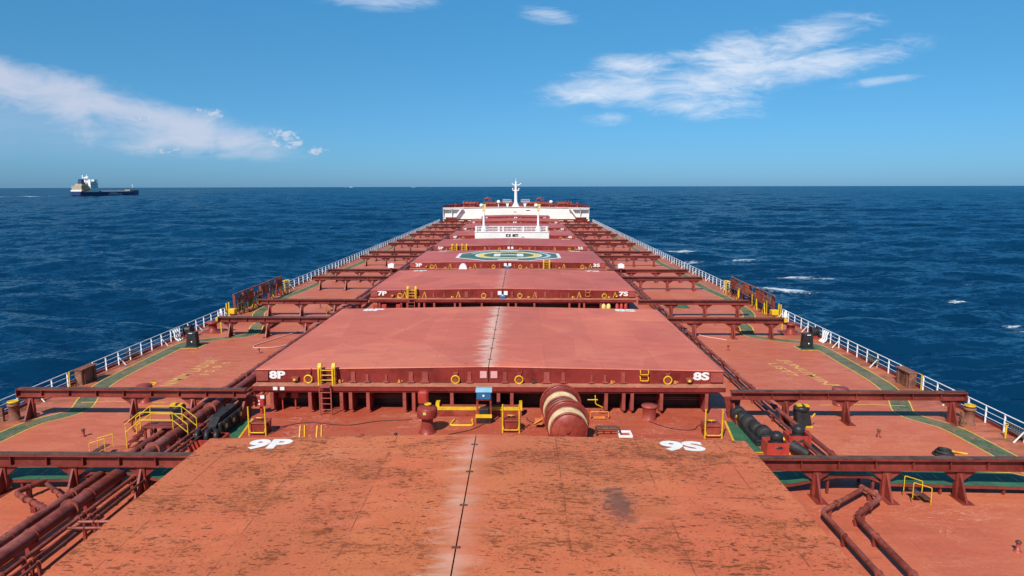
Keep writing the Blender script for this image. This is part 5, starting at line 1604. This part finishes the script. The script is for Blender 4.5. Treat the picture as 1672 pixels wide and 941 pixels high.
# small yellow stair frames by the raised walkways
def stair_frame(x, y, s, label, mt='yellow'):
    T = thing('railed_step', (x, y, 0), label, 'railed step', 'small railed steps')
    a = MB()
    for yy in (y - 0.35, y + 0.35):
        a.tube([(x - s * 0.5, yy, 0), (x - s * 0.5, yy, 0.75), (x + s * 0.3, yy, 1.0), (x + s * 0.3, yy, 0.3)], 0.022, 6, .06)
    a.build('handrail', M[mt], T)
    a = MB()
    for k in range(2): a.box(x - s * (0.4 - .4 * k) - .14, x - s * (0.4 - .4 * k) + .14, y - 0.33, y + 0.33, 0.2 + 0.22 * k, 0.24 + 0.22 * k)
    a.build('tread', M['greasy'], T)
    return T


stair_frame(19.1, 28.7, -1, 'small yellow railed step frame against the starboard raised walkway')
stair_frame(-19.3, 33.4, 1, 'small yellow railed step frame on the port deck near the footbridge')
stair_frame(-18.2, 72.4, 1, 'thin yellow step frame between the girders on the port side of hatch 7')
stair_frame(-17.0, 96.0, 1, 'yellow step frame between the girders near the helicopter circle')
# cleat on the starboard edge
for s in (-1, 1):
    side = 'port' if s < 0 else 'starboard'
    T = thing('rail_valve', (s * 28.0, 36.4, 0), 'thin yellow valve stand close to the near %s rail' % side, 'valve stand', 'yellow valve stands')
    a = MB(); a.cyl((s * 28.3, 36.4, 0), (s * 28.3, 36.4, 0.75), 0.05, n=8); a.build('stem', M['yellow'], T)
    a = MB(); a.torus((s * 28.3, 36.4, 0.75), (0, 1, .2), 0.10, 0.022, 14, 6); a.build('handwheel', M['yellow'], T)

for s, y, lb in ((-1, 52.2, 'rust stained board lashed outside the port railing'), (1, 50.9, 'greenish netting lashed to the starboard railing'), (1, 35.2, 'greenish netting lashed to the nearest starboard railing')):
    a = MB(); x = s * 28.78
    for k in range(9):
        for q in range(3):
            yy = y + k * 0.18; zz = 0.30 + q * 0.16 + 0.02 * ((k * 3 + q) % 3)
            a.box(x - 0.01, x + 0.01, yy, yy + 0.15, zz, zz + 0.05)
    a.tube([(x, y - .05, 0.28), (x, y + 0.8, 0.26), (x, y + 1.65, 0.30)], 0.02, 6); a.tube([(x, y - .05, .72), (x, y + 1.65, .70)], .02, 6)
    for k in range(10): a.tube([(x, y - .02 + k * .18, .27), (x, y - .02 + k * .18, .71)], .012, 4)
    tag(a.build('rail_netting', M['greenworn'] if s > 0 else M['rusty'], None, (x, y + .8, 0)), lb, 'netting', 'netting on the rails')

# small white housings beside the helicopter hatch
for x, y, lb in ((-16.4, 97.0, 'white lamp housing on a post left of the helicopter hatch'), (16.0, 97.0, 'white lamp housing on a post right of the helicopter hatch')):
    T = thing('lamp_housing', (x, y, 0), lb, 'lamp housing', 'white lamp housings')
    a = MB(); a.prism([(x - 0.42, 2.1), (x + 0.42, 2.1), (x + 0.42, 2.6), (x + 0.1, 2.75), (x - 0.42, 2.6)], 'y', y - 0.35, y + 0.35); a.build('housing', M['white'], T)
    a = MB(); a.box(x - 0.12, x + 0.12, y - 0.12, y + 0.12, 0, 2.1); a.box(x - .3, x + .3, y - .3, y + .3, 0, .04); a.build('post', M['girder'], T)
T = thing('foam_monitor', (-6.3, 97.6, 0), 'white hooded foam monitor before the helicopter hatch', 'foam monitor')
a = MB(); a.prism([(-6.9, 1.85), (-5.7, 1.85), (-5.85, 2.35), (-6.1, 2.62), (-6.5, 2.62), (-6.75, 2.35)], 'y', 97.3, 98.0); a.build('hood', M['white'], T)
a = MB(); a.box(-6.5, -6.1, 97.5, 97.8, 0, 1.85); a.build('post', M['red'], T)
# blue centre lights under numbers on hatch 7 and 6
for h in (7, 6):
    y = HATCH[h][0]
    T = thing('joint_lamp', (0, y - 0.5, 1.78), 'blue lamp below the middle joint of hatch %d' % h, 'lamp', 'blue joint lamps') if h == 7 else thing('joint_lamp', (0, y - .5, 1.78), 'blue lamp below the joint of the helicopter hatch', 'lamp', 'blue joint lamps')
    a = MB(); a.bbox(-0.3, 0.3, y - 0.45, y - 0.1, 1.78, 2.05, 0.04); a.build('box', M['blue'], T)
    a = MB(); a.lathe((0, y - 0.28, 2.05), [(0.14, 0), (0.13, 0.1), (0.03, 0.16)], 12); a.build('dome', M['lightblue'], T)

# orange life ring boxes near hatch 7 forward corner
T = thing('oxygen_set', (11.4, 71.6, 0), 'yellow and red cylinders under the 7S end of hatch 7', 'gas set')
a = MB()
for x in (10.6, 11.1): a.lathe((x, 71.5, 0.5), [(0.2, 0), (0.22, .1), (0.22, .7), (.1, .85)], 12)
a.build('yellow_bottle', M['padyellow'], T)
a = MB()
for x in (12.0, 12.45, 12.9): a.lathe((x, 71.5, 0.3), [(0.17, 0), (0.18, .1), (0.18, .95), (.06, 1.08)], 12)
a.build('red_bottle', M['brightred'], T)
T = thing('fire_hose_box', (-13.0, 71.3, 0), 'red fire boxes below the 7P number', 'fire box')
for x in (-13.3, -12.4, -10.9):
    a = MB(); a.bbox(x - 0.25, x + 0.25, 71.2, 71.6, 0.3, 1.25, 0.04); a.build('box', M['brightred'], T)

# ------------------------------------------------------------------ white deckhouse amidships with two lamp posts
DY = 148.0
T = thing('deckhouse', (0, DY, 0), 'low white deckhouse with railed roof in the middle of the deck', 'deckhouse')
a = MB(); a.box(-7.95, 7.9, DY, DY + 3.2, 0, 3.72); a.build('wall', M['cream'], T)
a = MB(); a.box(-8.05, 8.0, DY - 0.1, DY + 3.3, 3.723, 3.80); a.build('roof', M['white'], T)
a = MB()
for x0, x1, z0, z1 in ((-1.3, -0.3, 2.75, 3.3), (0.1, 1.3, 2.75, 3.3)):
    a.box(x0, x1, DY - 0.05, DY - 0.003, z0, z1)
w = a.build('window', M['glass'], T)
a = MB()
for x0, x1, z0, z1 in ((-0.95, -0.65, 2.85, 3.15), (0.7, 1.25, 2.85, 3.0)): a.box(x0, x1, DY - 0.07, DY - 0.053, z0, z1)
a.build('window_pane', M['white'], w)
a = MB(); a.box(2.0, 2.6, DY - 0.05, DY - 0.003, 2.6, 2.75); a.build('name_plate', M['grey'], T)
a = MB()
for z in (4.3, 4.8):
    a.tube([(-7.8, DY + 0.1, z), (7.8, DY + 0.1, z)], 0.05, 6); a.tube([(-7.8, DY + 3.0, z), (7.8, DY + 3.0, z)], 0.05, 6)
a.build('guard_rail', M['white'], T)
for x in (-7.7, -2.8, -1.9, 2.4, 7.4):
    a = MB(); a.box(x - 0.17, x + 0.17, DY - 0.02, DY + 0.25, 3.81, 5.0); a.build('roof_post', M['white'], T)
a = MB()
for i in range(15):
    x = -7.2 + i * 1.03
    a.cyl((x, DY + 0.1, 3.8), (x, DY + .1, 4.8), 0.035, n=6)
a.build('rail_stanchion', M['white'], T)
for x, lb in ((-6.1, 'left of two white lamp posts on the deckhouse roof'), (5.6, 'right of two white lamp posts on the deckhouse roof')):
    T = thing('lamp_post', (x, DY + 1.2, 3.8), lb, 'lamp post', 'lamp posts on the deckhouse')
    a = MB(); a.lathe((x, DY + 1.2, 3.8), [(0.62, 0), (0.60, 0.5), (0.42, 0.9), (0.24, 1.3), (0.17, 4.7), (0.15, 5.2)], 14); a.build('pole', M['white'], T)
    a = MB(); a.box(x - 0.32, x + 0.42, DY + 0.9, DY + 1.5, 8.3, 8.42); a.box(x - .1, x + .45, DY + 1.0, DY + 1.4, 8.42, 9.35); a.build('lamp_platform', M['padyellow'], T)
    a = MB(); a.lathe((x - 0.45, DY + 1.0, 9.35), [(0.05, -0.42), (0.36, -0.3), (0.45, 0), (0.36, 0.3), (0.05, 0.42)], 14); a.build('floodlight', M['lamp'], T)
    a = MB(); a.box(x - 0.3, x + 0.5, DY + 0.95, DY + 1.45, 9.36, 9.62); a.build('lamp_bracket', M['padyellow'], T)

# ------------------------------------------------------------------ forecastle
FY = 268.0
T = thing('bow_bulkhead', (0, FY, 0), 'wide white bulkhead wall across the bow', 'bulkhead')
a = MB()
a.add([(-28.2, FY, 0), (28.2, FY, 0), (28.2, FY, 4.95), (0, FY, 5.35), (-28.2, FY, 4.95),
       (-28.2, FY + 0.4, 0), (28.2, FY + 0.4, 0), (28.2, FY + 0.4, 4.95), (0, FY + 0.4, 5.35), (-28.2, FY + 0.4, 4.95)],
      [(0, 1, 2, 3, 4), (9, 8, 7, 6, 5), (0, 1, 6, 5), (1, 2, 7, 6), (2, 3, 8, 7), (3, 4, 9, 8), (4, 0, 5, 9)])
a.build('wall', M['cream'], T)
a = MB()
a.add([(-28.3, FY - 0.35, 4.96), (0, FY - 0.35, 5.36), (28.3, FY - 0.35, 4.96), (28.3, FY + .4, 4.96), (0, FY + .4, 5.36), (-28.3, FY + .4, 4.96),
       (-28.3, FY - 0.35, 5.1), (0, FY - 0.35, 5.5), (28.3, FY - 0.35, 5.1), (28.3, FY + .4, 5.1), (0, FY + .4, 5.5), (-28.3, FY + .4, 5.1)],
      [(0, 1, 7, 6), (1, 2, 8, 7), (6, 7, 10, 11), (7, 8, 9, 10), (0, 1, 4, 5), (1, 2, 3, 4), (2, 3, 9, 8), (0, 5, 11, 6), (3, 4, 10, 9), (4, 5, 11, 10)])
a.build('cap', M['cream'], T)
a = MB()
for s in (-1, 1):
    for x in (27.9, 24.6):
        a.prism([(FY - 1.4, 4.9), (FY - 0.01, 4.9), (FY - 0.01, 1.2), (FY - 0.3, 1.2)], 'x', *sorted((s * x, s * (x + 0.18))))
    a.box(*sorted((s * 20.2, s * 27.9)), FY - 1.6, FY - 0.36, 4.7, 4.82)
a.build('gusset', M['cream'], T)
a = MB(); a.box(3.8, 5.4, FY - 0.05, FY - 0.003, 3.9, 4.2); a.box(-1, 0.2, FY - .05, FY - .003, 3.4, 3.6); a.build('wall_fitting', M['black'], T)
for s in (-1, 1):
    side = 'port' if s < 0 else 'starboard'
    S2 = thing('inclined_stair', (s * 22, FY - 1.0, 0), 'steep white stair on the %s end of the bow bulkhead' % side, 'stair', 'stairs up to the bow')
    a = MB()
    for y in (FY - 1.6, FY - 0.7):
        a.prism([(s * 20.6, 4.75), (s * 21.3, 4.75), (s * 25.0, 0), (s * 24.2, 0)], 'y', y, y + 0.08)
    a.build('stringer', M['white'], S2)
    a = MB()
    for k in range(14):
        x = 20.9 + (24.6 - 20.9) * (k + .5) / 14; z = 4.75 * (1 - (k + .5) / 14)
        a.box(*sorted((s * (x - .15), s * (x + .15))), FY - 1.5, FY - .72, z - .02, z + .02)
    a.build('tread', M['grey'], S2)
    bx = MB(); bx.bbox(*sorted((s * 22.5, s * 26.5)), FY - 6.2, FY - 4.4, 0, 1.5, 0.08)
    bx.box(*sorted((s * 22.3, s * 26.7)), FY - 6.4, FY - 4.2, 1.5, 1.65)
    tag(bx.build('bow_locker', M['girder'], None, (s * 24.5, FY - 5.3, 0)), 'dark red locker in front of the %s end of the bow bulkhead' % side, 'locker', 'lockers below the bow bulkhead')
fd = MB()
fo = [(x, y) for x, y in o2 if y > FY + 1]
fo = [(HALF - 0.8, FY + .4)] + fo + [(-HALF + 0.8, FY + .4)]
fd.add([(x, y, 4.9) for x, y in fo], [tuple(range(len(fo)))])
tag(fd.build('forecastle_deck', M['cross']), kind='structure')
bw = MB(); nfo = len(fo)
bw.add([(x, y, -0.1) for x, y in fo] + [(x * 1.01, y + .1, 6.0) for x, y in fo], [(i, i + 1, nfo + i + 1, nfo + i) for i in range(nfo - 1)])
tag(bw.build('bulwark', M['hull'], None, (0, 285, 0)), 'red bulwark curving round the bow', 'bulwark')
# windlasses and mooring winches
def windlass(x, y, label, k):
    T = thing('windlass', (x, y, 4.9), label, 'windlass', 'bow windlasses and winches')
    a = MB(); a.cyl((x - 2.2, y, 6.4), (x + 2.2, y, 6.4), 0.75, n=18); a.build('drum', M['girder'], T)
    a = MB()
    for dx in (-2.3, -0.8, 0.8, 2.3): a.cyl((x + dx - .1, y, 6.4), (x + dx + .1, y, 6.4), 1.35 if abs(dx) > 1 else 1.1, n=22)
    a.build('flange', M['girder'], T)
    a = MB(); a.prism([(x - 2.9, 4.9), (x + 2.9, 4.9), (x + 2.4, 5.8), (x - 2.4, 5.8)], 'y', y - 1, y + 1); a.build('bed', M['girder'], T)
    a = MB(); a.bbox(x + 2.5, x + 3.6, y - .6, y + .6, 5.4, 7.2, .1); a.build('gearbox', M['red'], T)
    if k:
        a = MB(); a.lathe((x + k * 3.4, y - 1.5, 7.2), [(0.05, -0.7), (0.55, -0.5), (0.75, 0), (0.55, 0.5), (0.05, 0.7)], 14); a.cyl((x + k * 3.4, y - 1.5, 4.9), (x + k * 3.4, y - 1.5, 6.7), .2); a.build('cowl', M['white'], T)
        a = MB(); a.tube([(x, y, 7), (x - 0.6 * k, y, 8.9), (x - 2.2 * k, y, 8.2)], 0.3, 8, .3); a.cyl((x + .5 * k, y, 7), (x + .5 * k, y, 8.8), .22); a.build('brake_gear', M['red'], T)
    return T


windlass(-10.3, 274, 'tall red windlass with a white cowl left of the foremast', 1)
windlass(10.2, 274, 'tall red windlass with a white cowl right of the foremast', 1)
windlass(-18.5, 277, 'low dark winch between the left windlass and the port bulwark', 0)
windlass(18.5, 277, 'low dark winch between the right windlass and the starboard bulwark', 0)
windlass(-5.0, 279, 'low red winch just left of the foremast', 0)
windlass(5.5, 279, 'low red winch just right of the foremast', 0)
for k, x in enumerate((-25.5, -22.5, -14.5, 14.0, 22.0, 25.0)):
    a = MB()
    for dx in (-.5, .5): a.lathe((x + dx, 272, 4.9), [(0.35, 0), (0.33, 1.0), (0.45, 1.05), (0.43, 1.25), (.05, 1.3)], 12)
    a.box(x - 1, x + 1, 271.6, 272.4, 4.9, 5.05)
    tag(a.build('bollard', M['girder'], None, (x, 272, 4.9)), 'dark bollard pair on the bow, %s' % ('outermost at the port end of the bulkhead', 'second from the port end of the bulkhead', 'beside the left windlass', 'beside the right windlass', 'second from the starboard end of the bulkhead', 'outermost at the starboard end of the bulkhead')[k], 'bollard', 'bow bollards')
for s in (-1, 1):
    T = thing('bow_platform', (s * 3.6, 272, 4.9), 'small white railed platform on the %s side of the foremast foot' % ('port' if s < 0 else 'starboard'), 'platform', 'platforms at the mast foot')
    a = MB(); a.box(*sorted((s * 1.9, s * 5.2)), 271, 272.6, 7.2, 7.35); a.prism([(s * 2.6, 7.2), (s * 4.2, 7.2), (s * 3.6, 5.2), (s * 3.2, 5.2)], 'y', 271.5, 271.7); a.build('deck_plate', M['white'], T)
    a = MB(); a.tube([(s * 1.9, 271, 7.3), (s * 1.9, 271, 8.2), (s * 5.2, 271, 8.2), (s * 5.2, 271, 7.3)], 0.06, 6); a.tube([(s * 1.9, 271, 7.75), (s * 5.2, 271, 7.75)], .05, 6); a.build('guard_rail', M['white'], T)
# foremast
T = thing('foremast', (-0.15, 272.5, 4.9), 'white foremast with two crossarms standing on the bow', 'mast')
a = MB(); a.lathe((-0.15, 272.5, 4.9), [(1.75, 0), (1.5, 0.6), (0.85, 1.7), (0.62, 2.4), (0.52, 6.6), (0.40, 8.9), (0.30, 9.6)], 16); a.build('tube', M['white'], T)
a = MB(); a.tube([(-1.35, 272.4, 12.3), (-1.2, 272.4, 11.6), (0.9, 272.4, 11.6), (1.05, 272.4, 12.3)], 0.20, 8, .3); a.build('lower_arm', M['white'], T)
a = MB(); a.tube([(-1.45, 272.4, 14.1), (-0.9, 272.4, 13.7), (0.9, 272.4, 13.7), (1.7, 272.4, 14.2)], 0.18, 8, .2); a.build('upper_arm', M['white'], T)
for x, z in ((-1.35, 12.4), (1.05, 12.4), (-1.5, 14.2), (1.75, 14.3)):
    a = MB(); a.lathe((x, 272.4, z - .2), [(0.18, 0), (0.2, 0.3), (0.1, 0.42)], 10); a.build('navigation_light', M['white'], T)
a = MB(); a.lathe((-0.15, 272.5, 14.4), [(0.34, 0), (0.36, 0.5), (0.15, 0.7)], 10); a.cyl((-.15, 272.5, 14.9), (-.1, 272.5, 16.4), .12, .05, 8); a.build('topmast', M['white'], T)
# fairleads and vents crowding the bow
for k, (x, y) in enumerate(((-24.0, 275), (-20.5, 273.5), (-16.5, 273), (-13.2, 272.5), (-7.4, 273), (7.6, 273), (13.0, 272.5), (16.3, 273), (20.4, 273.5), (24.2, 275))):
    T = thing('bow_vent', (x, y, 4.9), 'squat dark bow vent, number %d counting from port' % (k + 1), 'bow vent', 'squat vents on the bow')
    hh = 1.0 + 0.5 * ((k * 3) % 4) / 3
    a = MB(); a.lathe((x, y, 4.9), [(0.55, 0), (0.42, 0.1), (0.36, hh)], 12); a.build('stem', M['girder'], T)
    a = MB(); a.lathe((x, y, 4.9 + hh), [(0.62, -.05), (0.68, 0.2), (0.55, 0.45), (0.1, 0.5)], 12); a.build('head', M['red'] if k % 2 else M['girder'], T)

# ------------------------------------------------------------------ other shipping
def wz(x): return SEA_Z + x * math.tan(TILT)


def far_ship():
    x0, y0 = -992.0, 1545.0
    L, B = 196.0, 30.0
    # heading to the right, a little away from us
    ang = math.radians(79.5)
    ca, sa = math.cos(ang), math.sin(ang)
    zs = wz(-1000)
    T = thing('cargo_ship', (x0 + ca * L / 2, y0 + sa * L / 2, zs), 'dark blue cargo ship with white bridge sailing on the horizon', 'ship')
    def w(p): return (x0 + p[0] * ca - p[1] * sa, y0 + p[0] * sa + p[1] * ca, zs + p[2])
    def put(mb, name, mat, parent=T):
        mb.v = [w(p) for p in mb.v]
        return mb.build(name, mat, parent)
    hl = MB()
    sec = [(0, 13, 2, 10.5), (8, 14.5, 0.5, 9.2), (26, 15, -2, 9.0), (150, 15, -2, 8.2), (165, 13.5, -2, 10.5), (184, 8, -2, 12.0), (196, 0.6, 1, 13.0)]
    vs = []; fs = []
    for x, hb_, zb, zt in sec: vs += [(x, -hb_, zt), (x, -hb_ * .96, zb), (x, hb_ * .96, zb), (x, hb_, zt)]
    for i in range(len(sec) - 1):
        for j in range(4):
            k = (j + 1) % 4
            fs.append((i * 4 + j, i * 4 + k, i * 4 + 4 + k, i * 4 + 4 + j))
    fs += [(0, 1, 2, 3), tuple(len(vs) - 4 + q for q in (3, 2, 1, 0))]
    hl.add(vs, fs); put(hl, 'hull', M['navy'])
    for z, w_, h_ in ((5.6, 24, 1.5), (2.9, 40, 1.5)):
        lt = MB(); x = 88 - w_ * .2
        while x < 88 + w_ * .8:
            lt.box(x, x + 2.2, -15.25, -15.1, z, z + h_); lt.box(x + .4, x + 1.2, -15.3, -15.25, z + .4, z + 1); x += 3.6
        put(lt, 'hull_lettering', M['white'])
    a = MB(); a.box(52, 150, -12, 12, 8.3, 10.2); a.box(158, 180, -7, 7, 10.6, 13.6); put(a, 'hatch_cover', M['tan'])
    for x in (60, 80, 100, 120, 140):
        a = MB(); a.box(x, x + 1.2, -13, 13, 8.3, 11.4); put(a, 'rail_girder', M['grey'])
    a = MB()
    a.box(2, 52, -14, 14, 9.2, 13.5); put(a, 'poop', M['white'])
    a = MB(); a.box(4, 26, -13, 13, 13.5, 23.0); a.box(10, 30, -9, 9, 23, 27.5); put(a, 'engine_casing', M['tan'])
    ac = MB(); ac.box(28, 50, -15, 15, 13.5, 31); ac.box(30, 48, -13, 13, 31, 36.5); ac.box(34, 44, -20, 20, 33, 36.8); ac.box(31, 36, -6, 6, 39.4, 42.5); acc = put(ac, 'accommodation', M['white'])
    for z in (19, 22.5, 26, 29.5):
        a = MB()
        for y in range(-12, 13, 4): a.box(50.02, 50.2, y - .8, y + .8, z, z + 1.3)
        for x in (30, 34, 38, 42, 46): a.box(x, x + 1.6, -15.2, -15.02, z - 1, z + .6)
        put(a, 'window_row', M['glass'], acc)
    a = MB(); a.box(37, 48.3, -13.3, 13.2, 34, 36); put(a, 'wheelhouse_window', M['glass'], acc)
    a = MB(); a.prism([(13, 25), (23, 25), (22, 38), (15.5, 38)], 'y', -4.5, 4.5); put(a, 'funnel', M['navy'])
    a = MB(); a.cyl((36, 0, 36), (36, 0, 49), 1.1, .5, 8); a.box(35.5, 36.5, -4, 4, 42.5, 43.5); a.box(24, 25.4, -8, -6.6, 27, 36); a.box(24, 40, -8, -6.8, 35, 36.2); a.cyl((24, 0, 39), (24, 0, 47), 1.6, 1.3, 8); put(a, 'mast', M['white'])
    a = MB(); a.cyl((176, 0, 18), (176, 0, 27), .6, .3, 8); a.box(175.6, 176.4, -2.5, 2.5, 24, 24.6); put(a, 'foremast', M['white'])
    a = MB(); a.prism([(-2, 9.6), (6, 13.5), (26, 19), (26, 14), (10, 9.6)], 'y', -14.9, -13.2); put(a, 'lifeboat_ramp', M['orange'])
    # bow wave and wake
    a = MB(); a.lathe((193, 0, 0.3), [(8, 0), (6, 1.6), (2.5, 2.6), (.3, 3)], 16); put(a, 'bow_wave', M['white'])


far_ship()
for k, (u, lb) in enumerate(((566, 'left end of the far boats'), (575, 'second from the left of the far boats'), (676, 'third from the left of the far boats'), (703, 'fourth from the left of the far boats'), (785, 'far boat closest to the foremast'))):
    y = 8600.0
    x = CAMX + (u - 851) / FPX * y
    z = SEA_Z + x * math.tan(TILT)
    T = thing('distant_boat', (x, y, z), 'tiny vessel on the horizon, ' + lb, 'boat', 'distant boats on the horizon')
    L = 30 + 7 * (k % 3)
    mt = M['grey'] if k in (1, 2) else M['navy']
    a = MB(); a.add([(x - L / 2, y - 5, z - 3), (x + L / 2, y - 5, z - 3), (x + L / 2 + 5, y, z + 6), (x - L / 2 - 2, y, z + 5), (x - L / 2, y + 5, z - 3), (x + L / 2, y + 5, z - 3)],
                    [(0, 1, 2, 3), (4, 5, 2, 3), (0, 1, 5, 4), (0, 3, 4), (1, 2, 5)])
    a.build('hull', mt, T)
    a = MB(); a.box(x - L * .35, x - L * .1, y - 3, y + 3, z + 4, z + 10); a.cyl((x + L * .1, y, z + 4), (x + L * .1, y, z + 13), .8, n=6); a.build('superstructure', M['white'] if k == 1 else M['grey'], T)
